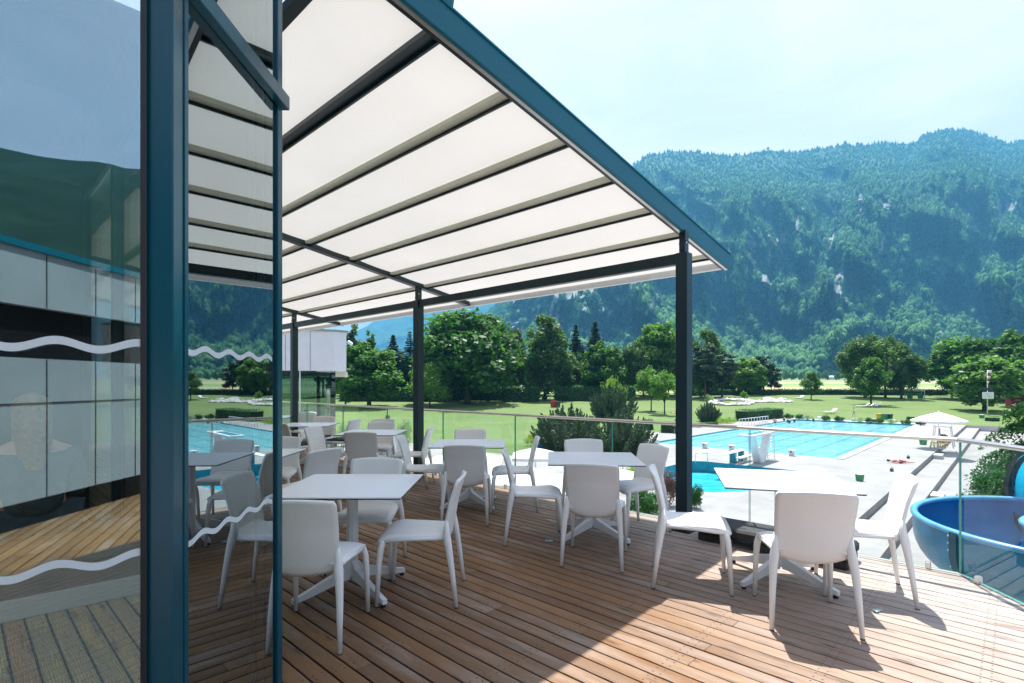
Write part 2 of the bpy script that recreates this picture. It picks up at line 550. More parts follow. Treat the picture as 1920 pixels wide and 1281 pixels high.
def water_mat(name, c1, c2, scale, lanes=False):
    m, nt, out = new_mat(name)
    p = N(nt, 'ShaderNodeBsdfPrincipled')
    p.inputs['Roughness'].default_value = .08; p.inputs['IOR'].default_value = 1.33
    v = coords(nt, 'Position', scale=(1, 1, 1), rot=(0, 0, -math.atan2(G[1], G[0])))
    v2 = coords(nt, 'Position', scale=(.55, 1.3, 1), rot=(0, 0, .4))
    n1 = noise(nt, v2, scale * .35, 5, .6, .8); n2 = noise(nt, v2, scale, 4, .6, 1.2)
    c = ramp(nt, n1, [(.32, c1), (.68, c2)])
    hi = tuple(min(1, x * 1.35 + .03) for x in c2)
    c = mixc(nt, ramp(nt, n2, [(.52, (0, 0, 0)), (.72, (.55, .55, .55))]), c, hi)
    if lanes:
        sep = N(nt, 'ShaderNodeSeparateXYZ'); nt.links.new(v, sep.inputs[0])
        wob = mathn(nt, 'MULTIPLY_ADD', n2, .9); nt.links.new(sep.outputs[1], nt.nodes[-1].inputs[2])
        ln = mathn(nt, 'PINGPONG', mathn(nt, 'ADD', wob, 20.6), 1.25)
        c = mixc(nt, mathn(nt, 'MULTIPLY', mathn(nt, 'LESS_THAN', ln, .16), .35), c, (.03, .20, .27))
    nt.links.new(c, p.inputs['Base Color'])
    b = N(nt, 'ShaderNodeBump', Strength=.5, Distance=.06)
    nt.links.new(n2, b.inputs['Height']); nt.links.new(b.outputs[0], p.inputs['Normal'])
    nt.links.new(p.outputs[0], out.inputs[0])
    return m


M['pool_water'] = water_mat('pool_water', (.17, .52, .64), (.32, .69, .77), 1.2, True)
M['plunge_water'] = water_mat('plunge_pool_water', (.02, .34, .52), (.06, .52, .68), 1.5)


def slide_mat():
    m, nt, out = new_mat('blue_slide_laminate')
    p = N(nt, 'ShaderNodeBsdfPrincipled')
    v = coords(nt, 'Position', scale=(1.5, 1.5, .4))
    c = ramp(nt, noise(nt, v, 3, 6, .6), [(.3, (.002, .17, .42)), (.7, (.005, .25, .53))])
    nt.links.new(c, p.inputs['Base Color']); p.inputs['Roughness'].default_value = .22
    p.inputs['Coat Weight'].default_value = .08
    t = N(nt, 'ShaderNodeBsdfTranslucent'); t.inputs[0].default_value = (.02, .60, .90, 1)
    mx = N(nt, 'ShaderNodeMixShader'); mx.inputs[0].default_value = .40
    nt.links.new(p.outputs[0], mx.inputs[1]); nt.links.new(t.outputs[0], mx.inputs[2])
    nt.links.new(mx.outputs[0], out.inputs[0])
    return m


M['slide'] = slide_mat()
M['slide_out'] = simple('weathered_blue_laminate', (.015, .17, .30), .35, .35, 2.2, spec=.5)
M['slide_rim'] = simple('light_blue_rim', (.10, .33, .58), .35, .2, 6.0)

# ------------------------------------------------------------------- camera
cam = bpy.data.objects.new('camera', bpy.data.cameras.new('camera'))
COL.objects.link(cam)
cam.location = (0, 0, H); cam.rotation_euler = (rad(90), 0, 0)
cam.data.sensor_width = 36; cam.data.lens = 36 * F / 1920
cam.data.shift_y = (HY - 640.5) / 1920
cam.data.clip_start = .05; cam.data.clip_end = 20000
sc.camera = cam

# -------------------------------------------------------------- light & sky
SUN_EL, SUN_AZ = rad(67.8), math.atan2(.25, .967)     # azimuth from +Y towards +X
sun = bpy.data.objects.new('sun', bpy.data.lights.new('sun', 'SUN'))
COL.objects.link(sun)
sun.data.energy = 4.8; sun.data.angle = rad(.55); sun.data.color = (1, .965, .91)
sd = Vector((math.cos(SUN_EL) * math.sin(SUN_AZ), math.cos(SUN_EL) * math.cos(SUN_AZ), math.sin(SUN_EL)))
sun.rotation_euler = sd.to_track_quat('Z', 'Y').to_euler()
sun.location = sd * 60

wd = bpy.data.worlds.new('World'); sc.world = wd; wd.use_nodes = True
nt = wd.node_tree; nt.nodes.clear()
wo = nt.nodes.new('ShaderNodeOutputWorld'); bg = nt.nodes.new('ShaderNodeBackground')
sky = nt.nodes.new('ShaderNodeTexSky'); sky.sky_type = 'NISHITA'; sky.sun_disc = False
sky.sun_elevation = SUN_EL; sky.sun_rotation = SUN_AZ
sky.air_density = 1.0; sky.dust_density = 2.2; sky.ozone_density = 1.6; sky.altitude = 650
tc = nt.nodes.new('ShaderNodeTexCoord')
mp = nt.nodes.new('ShaderNodeMapping'); mp.inputs['Scale'].default_value = (1.2, 1.2, 3.2); mp.inputs['Rotation'].default_value = (0, .25, .5)
nt.links.new(tc.outputs['Generated'], mp.inputs['Vector'])
cl = noise(nt, mp.outputs[0], 1.6, 7, .58, .7)
clf = ramp(nt, cl, [(.36, (.46, .46, .46)), (.74, (.86, .86, .86))])
cc = mixc(nt, clf, sky.outputs[0], (8.9, 8.05, 9.1))
nt.links.new(cc, bg.inputs[0]); bg.inputs[1].default_value = .079
nt.links.new(bg.outputs[0], wo.inputs[0])

vs_ = sc.view_settings
vs_.view_transform = 'Standard'; vs_.look = 'None'; vs_.gamma = 1; vs_.exposure = 1.30
sc.cycles.use_denoising = True
sc.cycles.max_bounces = 10; sc.cycles.transparent_max_bounces = 24
sc.cycles.diffuse_bounces = 4; sc.cycles.glossy_bounces = 5
sc.cycles.volume_bounces = 0
sc.cycles.sample_clamp_indirect = 8

HAZE_D = 2.0e-4

# =================================================================== TERRACE
def build_deck():
    V, Fq, rnd = [], [], []
    V2, Fq2, rnd2 = [], [], []
    main = (V, Fq, rnd)
    def wroom(gg):
        return 1.98 + .206 * (.465 - gg) if gg < .465 else 2.02 + (gg - .465) * .9
    pitch, gap = .100, .0105
    g = -3.0
    gC, wC = 5.28, .30
    def wmin(gg):
        return max(wC + .772 * (gg - gC), -7.5)
    r = random.Random(3)
    def boxb(g0, g1, w0a, w0b, w1, dz, T=None):
        V, Fq, rnd = T or main
        b = len(V)
        e = .003
        for z, ins in ((-.028, 0), (-e, 0), (0, e)):
            for gg, ww in ((g0 + ins, w0a + ins), (g1 - ins, w0b + ins), (g1 - ins, w1 - ins), (g0 + ins, w1 - ins)):
                V.append((gg * G[0] + ww * W[0], gg * G[1] + ww * W[1], z + dz))
        fs = [(8, 9, 10, 11)]
        for k in (0, 4):
            for i in range(4):
                j = (i + 1) % 4
                fs.append((k + i, k + j, k + 4 + j, k + 4 + i))
        x = r.random()
        for q, f in enumerate(fs):
            Fq.append([b + i for i in f[::-1]]); rnd.append(-1.0 if 1 <= q <= 4 else x)
    while g < gC - .05:
        g0, g1 = g + gap / 2, g + pitch - gap / 2
        w = None
        wa, wb = wmin(g0), wmin(g1)
        joint = math.ceil((max(wa, wb) + 1.9 + r.random() * 3.0) / .6) * .6 + .02
        split = wroom(g) if g < 1.0 else None
        while wa < 16:
            we = min(joint, 16)
            room = split is not None and wa >= split
            if split is not None and wa < split < we: we = split
            else: joint += r.choice((3.0, 3.6, 4.2, 4.2))
            boxb(g0, g1, wa, wb, we - .0009, r.uniform(-.0012, .0012), (V2, Fq2, rnd2) if room else main)
            wa = wb = we + .0009
        g += pitch
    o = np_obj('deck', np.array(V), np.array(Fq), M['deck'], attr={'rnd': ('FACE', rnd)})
    tag(o, kind='structure')
    o = np_obj('floor', np.array(V2), np.array(Fq2), M['floor_bright'], attr={'rnd': ('FACE', rnd2)})
    tag(o, kind='structure')
    # dark joists and slab below the boards
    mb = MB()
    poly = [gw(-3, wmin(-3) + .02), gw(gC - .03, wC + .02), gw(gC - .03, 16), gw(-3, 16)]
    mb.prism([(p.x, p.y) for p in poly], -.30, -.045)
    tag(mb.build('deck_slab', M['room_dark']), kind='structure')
build_deck()

# ------------------------------------------------------------------- PERGOLA
PW = [2.367, 6.707, 11.06, 15.42]
PG = 4.966
def zt(t): return 2.943 - .165 * t
BARS = [-3.013, -2.393, -1.763, -1.13, -.475, .135, .805]
per = thing('pergola', 'dark petrol steel pergola with pale fabric awning over the cafe tables', 'pergola', gw(PG, PW[0]))
def inpar(o, root):
    o.matrix_parent_inverse = Matrix.Translation(-Vector(root.location)); return o
def P_(t, w, z): return gw(PG + t, w, z)
for w in PW:
    mb = MB()
    rz = math.atan2(W[1], W[0])
    mb.box(P_(0, w, 1.375 - .02), (.12, .12, 2.76), 0, rz, .004)
    mb.box(P_(0, w, .006), (.20, .20, .012), 0, rz)
    for sg in (-1, 1):
        for sw in (-1, 1):
            q = P_(sg * .082, w + sw * .082, 0); mb.tube([(q.x, q.y, .011), (q.x, q.y, .024)], .010, 6)
    for zz in (2.60, 2.77):
        q0, q1 = P_(-.058, w, zz), P_(-.066, w, zz); mb.tube([q0, q1], .009, 6)
    o = inpar(mb.build('post', M['paint_dark'], per), per)
    mb = MB()
    mb.box(P_(0, w, 2.85), (.062, .085, .22), 0, rz, .003)
    for s in (-1, 1):
        mb.tube([P_(-.02, w + s * .03, 2.83), P_(-.02, w + s * .04, 2.83)], .012, 10, 1)
    mb.box(P_(-.03, w - .035, 2.90), (.012, .05, .10), 0, rz)
    inpar(mb.build('post_head', [M['paint_dark'], M['alu']], per), per)
for a, b in zip(PW, PW[1:]):
    mb = MB(); mb.bar(P_(0, a + .061, 2.683), P_(0, b - .061, 2.683), .08, .105, bev=.003)
    inpar(mb.build('cross_beam', M['paint_dark'], per), per)
T0, T1 = -3.70, 1.12
sl = Vector((G[0], G[1], -.165))
for i, w in enumerate(PW):
    mb = MB()
    if i == 0:
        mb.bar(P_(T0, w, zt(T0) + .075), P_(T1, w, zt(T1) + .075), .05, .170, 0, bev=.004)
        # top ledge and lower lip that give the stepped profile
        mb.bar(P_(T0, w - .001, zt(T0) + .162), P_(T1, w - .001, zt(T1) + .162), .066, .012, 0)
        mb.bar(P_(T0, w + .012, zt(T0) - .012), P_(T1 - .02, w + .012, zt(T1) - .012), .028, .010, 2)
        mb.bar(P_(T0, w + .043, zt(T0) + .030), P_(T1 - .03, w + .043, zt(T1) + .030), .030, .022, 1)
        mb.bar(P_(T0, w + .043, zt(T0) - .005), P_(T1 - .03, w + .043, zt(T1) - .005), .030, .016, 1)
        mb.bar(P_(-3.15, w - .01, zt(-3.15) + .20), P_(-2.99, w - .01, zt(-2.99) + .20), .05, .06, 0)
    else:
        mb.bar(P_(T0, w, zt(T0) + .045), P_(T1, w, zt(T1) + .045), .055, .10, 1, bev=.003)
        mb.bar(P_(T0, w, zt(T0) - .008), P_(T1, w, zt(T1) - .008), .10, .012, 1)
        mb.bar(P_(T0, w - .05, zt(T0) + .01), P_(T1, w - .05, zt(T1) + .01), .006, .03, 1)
    inpar(mb.build('guide_rail', [M['paint_skylit'], M['paint_dark'], M['alu']], per), per)
fab = [-3.64] + BARS + [1.06]
for a, b in zip(PW, PW[1:]):
    mb = MB()
    vs, fs = [], []
    rows = []
    for t0, t1 in zip(fab, fab[1:]):
        for k in range(6):
            q = k / 6
            rows.append((t0 + (t1 - t0) * q, -.010 * math.sin(math.pi * q)))
    rows.append((fab[-1], 0))
    nw = 10
    for t, dz in rows:
        for k in range(nw + 1):
            q = k / nw
            vs.append(P_(t, a + .045 + (b - a - .09) * q, zt(t) + .062 + dz * (1 + .3 * math.sin(3 * q + t))))
    for r_ in range(len(rows) - 1):
        for k in range(nw):
            i0 = r_ * (nw + 1) + k
            fs.append((i0, i0 + 1, i0 + nw + 2, i0 + nw + 1))
    mb.add(vs, fs, 0, True)
    inpar(mb.build('canopy_fabric', M['awning'], per), per)
    for i, t in enumerate(BARS):
        mb = MB()
        wd_ = .085 if i == 0 else .066
        dn = Vector((-.165 * G[0], -.165 * G[1], -1)).normalized()
        m0 = 1 if i == 0 else 0
        z0 = zt(t) + .040
        mb.bar(P_(t - .035, a + .04, z0 + .006), P_(t - .035, b - .04, z0 + .006), wd_, .034, m0)
        mb.bar(P_(t + .008, a + .04, z0 - .012), P_(t + .008, b - .04, z0 - .012), .018, .040, 1)
        inpar(mb.build('fabric_bar', [M['bar'], M['paint_dark']], per), per)
mb = MB(); mb.bar(P_(1.06, PW[0] + .05, zt(1.06) + .02), P_(1.06, PW[-1], zt(1.06) + .02), .07, .075, bev=.006)
inpar(mb.build('front_profile', M['white_metal'], per), per)
mb = MB(); mb.bar(P_(-3.80, PW[0] + .03, zt(-3.80) + .10), P_(-3.80, PW[-1], zt(-3.80) + .10), .20, .20, bev=.02)
mb.bar(P_(-3.64, PW[0] + .05, zt(-3.64) + .045), P_(-3.64, PW[-1], zt(-3.64) + .045), .07, .06)
inpar(mb.build('cassette', M['paint_dark'], per), per)

# ballast plinth at the foot of the outer post
t = thing('ballast_plinth', 'black plastic ballast plinth with hand holes at the foot of the awning post', 'plinth', gw(4.93, 1.53, 0))
t.rotation_euler = (0, 0, math.atan2(W[1], W[0]))
mb = MB()
for x0, x1 in ((-.60, -.36), (-.12, .12), (.36, .60)):
    mb.box(((x0 + x1) / 2, 0, .035), (x1 - x0, .36, .07), 0, 0, .008)
mb.box((0, 0, .115), (1.22, .40, .09), 0, 0, .02)
for x in (-.42, -.22, 0, .22, .42):
    mb.box((x, -.08, .1605), (.10, .035, .004), 1); mb.box((x, .1, .1605), (.05, .03, .004), 1)
mb.build('plinth_body', [M['black_rubber'], M['black']], t)

# ------------------------------------------------------------------ RAILING
RG = 5.255
rl = thing('glass_railing', 'frameless glass railing with slim steel handrail along the terrace edge', 'railing', gw(RG, .3))
seams = [.30 + 1.54 * k for k in range(10)]
cpt = gw(RG, .30)
D2 = Vector((-.10, -.995, 0)).normalized()
segs = [(gw(RG, a + .005), gw(RG, b - .005)) for a, b in zip(seams, seams[1:])]
segs += [(cpt + D2 * (1.5 * k + .008), cpt + D2 * (1.5 * k + 1.492)) for k in range(4)]
for a, b in segs:
    mb = MB()
    d = (b - a).normalized(); n = Vector((-d.y, d.x, 0)) * .0085
    z0, z1 = .012, 1.005
    c = [a - n, b - n, b + n, a + n]
    vs = [(p.x, p.y, z) for z in (z0, z1) for p in c]
    mb.add(vs, [(0, 1, 5, 4), (2, 3, 7, 6)], 0)
    mb.add(vs, [(1, 2, 6, 5), (3, 0, 4, 7), (4, 5, 6, 7), (3, 2, 1, 0)], 1)
    inpar(mb.build('glass_panel', [M['glass_rail'], M['glass_edge']], rl), rl)
    for q in (.12, .88):
        p = a.lerp(b, q); mb = MB()
        mb.box((p.x, p.y, .02), (.035, .04, .07), 0, math.atan2(d.y, d.x), .006)
        inpar(mb.build('glass_clamp', M['steel'], rl), rl)
for a, b in ((gw(RG, .30), gw(RG, seams[-1])), (cpt, cpt + D2 * 6)):
    mb = MB(); mb.bar((a.x, a.y, 1.022), (b.x, b.y, 1.022), .048, .034, bev=.012)
    inpar(mb.build('handrail', M['steel'], rl), rl)

# ------------------------------------------------------------------- CHAIRS
def lerp_tab(tab, v):
    for (v0, *a), (v1, *b) in zip(tab, tab[1:]):
        if v <= v1:
            q = (v - v0) / (v1 - v0); q = q * q * (3 - 2 * q) * .5 + q * .5
            return [x + (y - x) * q for x, y in zip(a, b)]
    return list(tab[-1][1:])

def make_chair(cushion=False):
    t = thing('cafe_chair', 'white plastic chair', 'chair')
    mb = MB()
    tab = [(0, -.185, .418, .178), (.12, -.205, .455, .196), (.3, -.222, .535, .207), (.6, -.248, .665, .213), (.92, -.288, .792, .216), (1, -.300, .815, .205)]
    def back(u, v):
        y, z, hw = lerp_tab(tab, v)
        x = 2 * u - 1
        yy = y + .026 * x * x
        zz = z + (.012 * (1 - x * x)) * v - .030 * (1 - x * x) * (1 - v) ** 2
        return (x * hw, yy, zz)
    mb.grid(back, 14, 18, 0, .020)
    mb.build('backrest', M['chair'], t)
    mb = MB()
    def seat(u, v):
        x = 2 * u - 1
        y = -.200 + .445 * v
        hw = .190 + .040 * v - (.02 * max(0, (v - .9) / .1) ** 2)
        z = .452 + .010 * v - .014 * (1 - x * x) * math.sin(math.pi * min(1, v * 1.1)) - .018 * abs(x) ** 5
        if v > .78: z -= .036 * ((v - .78) / .22) ** 2
        if v < .14: z += .028 * ((.14 - v) / .14) ** 2
        return (x * hw, y, z)
    mb.grid(seat, 14, 18, 0, .026)
    # apron under the seat edge
    for s in (-1, 1):
        mb.tube([(s * .188, -.18, .436), (s * .205, .02, .434), (s * .214, .20, .424)], [.015, .014, .016], 8, 0)
    mb.tube([(-.205, .222, .418), (0, .236, .424), (.205, .222, .418)], [.015, .013, .015], 8, 0)
    mb.build('seat', M['chair'], t)
    for s in (-1, 1):
        mb = MB()
        mb.tube([(s * .192, .195, .438), (s * .211, .214, .415), (s * .220, .226, .37), (s * .226, .236, .28), (s * .232, .250, .004)],
                [.012, .021, .021, .018, .0125], 10, 0)
        mb.tube([(s * .232, .250, 0), (s * .232, .250, .006)], .0135, 10, 1)
        mb.build('leg', [M['chair'], M['black_rubber']], t)
        mb = MB()
        mb.tube([(s * .200, -.200, .560), (s * .203, -.200, .49), (s * .208, -.206, .43), (s * .217, -.220, .35), (s * .226, -.240, .22), (s * .236, -.268, .004)],
                [.010, .019, .026, .022, .018, .0125], 10, 0)
        mb.tube([(s * .236, -.268, 0), (s * .236, -.268, .006)], .0135, 10, 1)
        mb.build('leg', [M['chair'], M['black_rubber']], t)
    if cushion:
        mb = MB(); mb.box((0, .015, .476), (.36, .36, .026), 0, 0, .012)
        mb.build('seat_pad', M['cushion'], t)
    return t

T = {1: (-1.12, 3.72, 0), 2: (1.99, 3.93, -16), 3: (.77, 5.05, -4), 4: (-.51, 6.30, 0), 5: (-2.03, 7.72, -2),
     6: (-3.52, 9.18, 4), 7: (-2.66, 5.34, 0), 8: (-5.15, 11.3, 8)}
TL = {1: 'white square cafe table nearest the glass door, a chair on each visible side',
      2: 'white square table standing in full sun at the corner of the terrace',
      3: 'white square table just left of the outer awning post',
      4: 'white square table in front of the lawn between the two awning posts',
      5: 'white square table in the shade beside the middle awning post',
      6: 'white square table far back whose chairs carry charcoal seat pads',
      7: 'white square table half hidden behind the glass door edge',
      8: 'white square table at the far end of the terrace, only a corner showing'}
def make_table():
    t = thing('cafe_table', 'white square table', 'table')
    mb = MB()
    s = .425
    mb.box((0, 0, .7365), (2 * s, 2 * s, .007), 0)
    mb.box((0, 0, .729), (2 * s - .001, 2 * s - .001, .0078), 1)
    mb.build('tabletop', [M['table'], M['black']], t)
    mb = MB()
    mb.tube([(0, 0, .10), (0, 0, .715)], .034, 8, 0, sq=1)
    for k in range(4):
        a = k * math.pi / 2
        mb.box((.030 * math.cos(a), .030 * math.sin(a), .41), (.012, .034, .60), 0, a, .003)
    mb.box((0, 0, .719), (.36, .36, .008), 0, 0, 0)
    mb.build('column', M['white_metal'], t)
    for k in range(4):
        a = math.pi / 4 + k * math.pi / 2
        c, s_ = math.cos(a), math.sin(a)
        mb = MB()
        prof = [(.03, .215), (.07, .165), (.36, .068), (.425, .052), (.425, .022), (.36, .030), (.07, .085), (.03, .085)]
        vs = []
        for sgn in (-1, 1):
            for i, (r_, z) in enumerate(prof):
                o_ = sgn * (.022 - .006 * (r_ / .42))
                vs.append((r_ * c - o_ * s_, r_ * s_ + o_ * c, z))
        n = len(prof)
        fs = [(0, 1, 6, 7), (1, 2, 5, 6), (2, 3, 4, 5)]
        fs2 = [tuple(reversed(f)) for f in fs] + [tuple(i + n for i in f) for f in fs]
        for i in range(n):
            j = (i + 1) % n
            fs2.append((i, j, j + n, i + n))
        mb.add(vs, fs2, 0)
        mb.tube([(.405 * c, .405 * s_, .0), (.405 * c, .405 * s_, .03)], .016, 8, 1)
        mb.build('base_leg', [M['white_metal'], M['black_rubber']], t)
    return t
tb = make_table()
for i, (x, y, r_) in T.items():
    o = tb if i == 1 else copy_tree(tb)
    o.location = (x, y, 0); o.rotation_euler = (0, 0, rad(r_))
    tag(o, TL[i], 'table', 'square cafe tables on the terrace')

#        x      y      facing        pad  label
CH = [(-1.15, 3.11, (.03, 1), 0, 'white chair seen from behind at the front side of the table nearest the glass door'),
      (-.625, 3.66, (-1, .01), 0, 'white chair turned sideways at the right side of the table nearest the glass door'),
      (-1.13, 4.16, (0, -1), 0, 'white chair facing the viewer behind the table nearest the glass door'),
      (1.82, 3.315, (.24, .97), 0, 'white chair seen from behind in the sun at the corner table'),
      (1.32, 3.90, (.96, -.27), 0, 'white chair in profile between the outer post and the sunlit corner table'),
      (2.45, 3.72, (-.91, .40), 0, 'white chair in front of the blue slide at the sunlit corner table'),
      (.69, 4.385, (.27, .96), 0, 'white chair seen from behind at the table just left of the outer post'),
      (.205, 4.96, (1, -.01), 0, 'white chair in profile left of the table just left of the outer post'),
      (1.20, 5.27, (-.90, -.44), 0, 'white chair turned half towards the viewer right behind the outer post chair'),
      (.80, 5.66, (0, -1), 0, 'white chair in front of the junipers facing the viewer across its table'),
      (-.48, 5.66, (.02, 1), 0, 'white chair seen from behind at the table in front of the lawn'),
      (-1.05, 6.32, (1, .03), 0, 'white chair in profile right of the middle post, left of the lawn table'),
      (.02, 6.20, (-1, 0), 0, 'white chair in profile at the right side of the table in front of the lawn'),
      (-.57, 6.97, (0, -1), 0, 'white chair showing only its back above the table in front of the lawn'),
      (-1.95, 7.09, (.02, 1), 0, 'shaded chair seen from behind at the table beside the middle post'),
      (-1.43, 7.58, (-1, .05), 0, 'white chair in profile directly in front of the middle awning post'),
      (-2.62, 7.62, (.97, -.2), 0, 'white chair in profile at the left side of the table beside the middle post'),
      (-2.12, 8.32, (0, -1), 0, 'cream looking chair facing the viewer behind the table beside the middle post'),
      (-3.56, 9.78, (0, -1), 1, 'cream looking chair with a charcoal pad behind the far table'),
      (-2.98, 9.25, (-.92, .2), 1, 'pale chair with a charcoal pad at the right side of the far table'),
      (-3.42, 8.55, (.75, .66), 1, 'shaded chair with a charcoal pad seen from behind left of the far table'),
      (-2.02, 5.16, (-.88, .42), 0, 'white chair seen from behind at the right side of the half hidden table'),
      (-2.66, 5.92, (.1, -1), 0, 'white chair cut by the glass door edge behind the half hidden table'),
      (-2.72, 4.70, (.05, 1), 0, 'grey looking chair seen only through the narrow glass pane, its back towards the viewer'),
      (-3.20, 5.42, (1, 0), 0, 'grey looking chair seen only through the narrow glass pane, turned sideways'),
      (-4.55, 11.35, (-.3, -1), 0, 'bright sunlit chair by the railing behind the far table'),
      (-2.30, 8.98, (-.2, -1), 0, 'bright sunlit chair by the railing left of the middle post'),
      (-5.1, 10.7, (.1, 1), 0, 'shaded chair at the corner table at the far end of the terrace')]
ch0, ch1 = make_chair(False), make_chair(True)
used = {0: False, 1: False}
for x, y, f, pad, lab in CH:
    src = ch1 if pad else ch0
    o = src if not used[pad] else copy_tree(src)
    used[pad] = True
    o.location = (x, y, 0); o.rotation_euler = (0, 0, math.atan2(-f[0], f[1]))
    tag(o, lab, 'chair', 'white plastic cafe chairs')

# small scraps lying on the deck
mb = MB(); mb.grid(lambda u, v: ((u - .5) * .06 + .004 * math.sin(9 * v), (v - .5) * .035, .004 + .006 * math.sin(7 * u + 3 * v) ** 2), 6, 4, 0, .001)
o = mb.build('paper_scrap', simple('pale_green_paper', (.45, .62, .58), .7, .1, 30)); o.location = at(1645, 1147, 0) + Vector((0, 0, .003)); o.rotation_euler = (0, 0, .4)
tag(o, 'crumpled pale green paper scrap on the sunlit boards', 'scrap')
mb = MB(); mb.grid(lambda u, v: ((u - .5) * .07 + .004 * math.sin(9 * v), (v - .5) * .04, .004 + .008 * math.sin(6 * u + 4 * v) ** 2), 6, 4, 0, .001)
o = mb.build('paper_scrap', simple('pale_blue_paper', (.30, .58, .66), .7, .1, 30)); o.location = at(1029, 1016, 0) + Vector((0, 0, .003)); o.rotation_euler = (0, 0, -.2)
tag(o, 'crumpled pale blue paper scrap on the shaded boards beside a table', 'scrap')

# ======================================================= CAFE BUILDING (left)
C0 = Vector((-1.118, 1.70, 0)); C1 = Vector((-1.122, 2.505, 0))
UL = Vector((-.82, -.572, 0)).normalized()
E0 = C0 + UL * 3.28
bld = thing('cafe_building', 'glazed cafe building with petrol blue frames and wavy frosted bands on its panes', 'building', C0)
def bpart(mb, name, mats, kid=None):
    if kid is not None:
        o = mb.build(name, mats, kid); o.matrix_parent_inverse = (kid.matrix_parent_inverse @ Matrix.Identity(4)).inverted() if False else Matrix.Identity(4)
        return o
    return inpar(mb.build(name, mats, bld), bld)
def pane(a, b, z0=.03, z1=4.2, th=.022, mat='glass_solar'):
    mb = MB(); a, b = Vector(a), Vector(b)
    mb.bar((a.x, a.y, (z0 + z1) / 2), (b.x, b.y, (z0 + z1) / 2), th, z1 - z0)
    return bpart(mb, 'glass_pane', M[mat])
def film(a, b, n, z, amp, wl, th, ph, pn):
    """wavy frosted band stuck on the outer side (normal n) of a pane from a to b"""
    a, b = Vector(a), Vector(b); L = (b - a).length; k = int(L / .012)
    vs, fs = [], []
    for i in range(k + 1):
        s = L * i / k
        zz = z + amp * math.sin(2 * math.pi * s / wl + ph)
        p = a.lerp(b, i / k) + Vector(n) * .0145
        vs += [(p.x, p.y, zz - th / 2), (p.x, p.y, zz + th / 2)]
        if i: fs.append((2 * i - 2, 2 * i, 2 * i + 1, 2 * i - 1))
    mb = MB(); mb.add(vs, fs, 0)
    o = mb.build('frosted_band', M['film'], pn)
    return o
nL = Vector((.572, -.82, 0)); nS = Vector((1, -.03, 0)).normalized()
pL = pane(C0 + UL * .05, E0, mat='glass_entry')
pS = pane(C0 + Vector((.003, .045, 0)), C1 + Vector((0, -.022, 0)))
film(C0 + UL * .055, E0, nL, 1.564, .0125, .196, .0235, 1.25, pL)
film(C0 + UL * .055, E0, nL, .912, .0125, .196, .0235, 1.25, pL)
film(C0 + Vector((.003, .055, 0)), C1 + Vector((0, -.06, 0)), nS, 1.564, .010, .163, .021, 2.1, pS)
film(C0 + Vector((.003, .055, 0)), C1 + Vector((0, -.06, 0)), nS, .912, .010, .163, .021, 2.6, pS)
# corner mullion, outer stile, transom
mb = MB()
mb.box((C0.x - .004, C0.y + .015, 2.1), (.080, .080, 4.3), 0, rad(8), .005)
mb.box((C0.x - .044, C0.y - .030, 2.1), (.017, .038, 4.3), 1, rad(35))
mb.box((C0.x + .028, C0.y + .064, 2.1), (.014, .023, 4.3), 0, rad(3), .002)
bpart(mb, 'corner_mullion', [M['paint'], M['black']])
mb = MB()
mb.box((C1.x, C1.y + .004, 2.1), (.050, .046, 4.3), 0, rad(-2), .003)
mb.box((C1.x - .008, C1.y - .029, 2.1), (.022, .011, 4.3), 1)
bpart(mb, 'stile', [M['paint'], M['alu']])
mb = MB()
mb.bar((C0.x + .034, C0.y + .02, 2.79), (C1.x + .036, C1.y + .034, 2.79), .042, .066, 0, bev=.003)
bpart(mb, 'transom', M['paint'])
# main facade running away from the viewer, parallel to the awning
FG = 1.04
for k in range(8):
    a, b = gw(FG, 2.62 + 1.68 * k), gw(FG, 2.62 + 1.68 * (k + 1))
    pane(a, b, .05, 3.5, mat='glass_entry')
    mb = MB(); mb.box(gw(FG, 2.62 + 1.68 * (k + 1), 1.78), (.07, .09, 3.5), 0, math.atan2(W[1], W[0]), .004)
    bpart(mb, 'mullion', M['paint_dark'])
mb = MB(); mb.bar(gw(FG, 5.0, 3.86), gw(FG, 16, 3.86), .08, .68); bpart(mb, 'lintel', M['paint_dark'])
mb = MB(); mb.bar(gw(FG, 2.66, .024), gw(FG, 16, .024), .07, .045); bpart(mb, 'sill', M['paint_dark'])
# room behind the panes
poly = [gw(FG + .06, 5.2), gw(FG + .06, 16), gw(-2.6, 16), gw(-2.6, 5.2)]
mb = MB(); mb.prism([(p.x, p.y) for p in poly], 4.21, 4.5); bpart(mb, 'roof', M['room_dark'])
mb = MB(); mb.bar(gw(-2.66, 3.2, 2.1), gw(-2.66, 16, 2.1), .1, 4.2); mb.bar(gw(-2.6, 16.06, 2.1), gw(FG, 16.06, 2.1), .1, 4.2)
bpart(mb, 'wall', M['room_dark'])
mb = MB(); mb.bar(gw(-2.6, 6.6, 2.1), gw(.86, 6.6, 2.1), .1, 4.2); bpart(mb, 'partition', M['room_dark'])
mb = MB(); mb.box(E0 + Vector((-.03, -.02, 2.1)), (.12, .12, 4.3), 0, .6); bpart(mb, 'end_mullion', M['paint'])

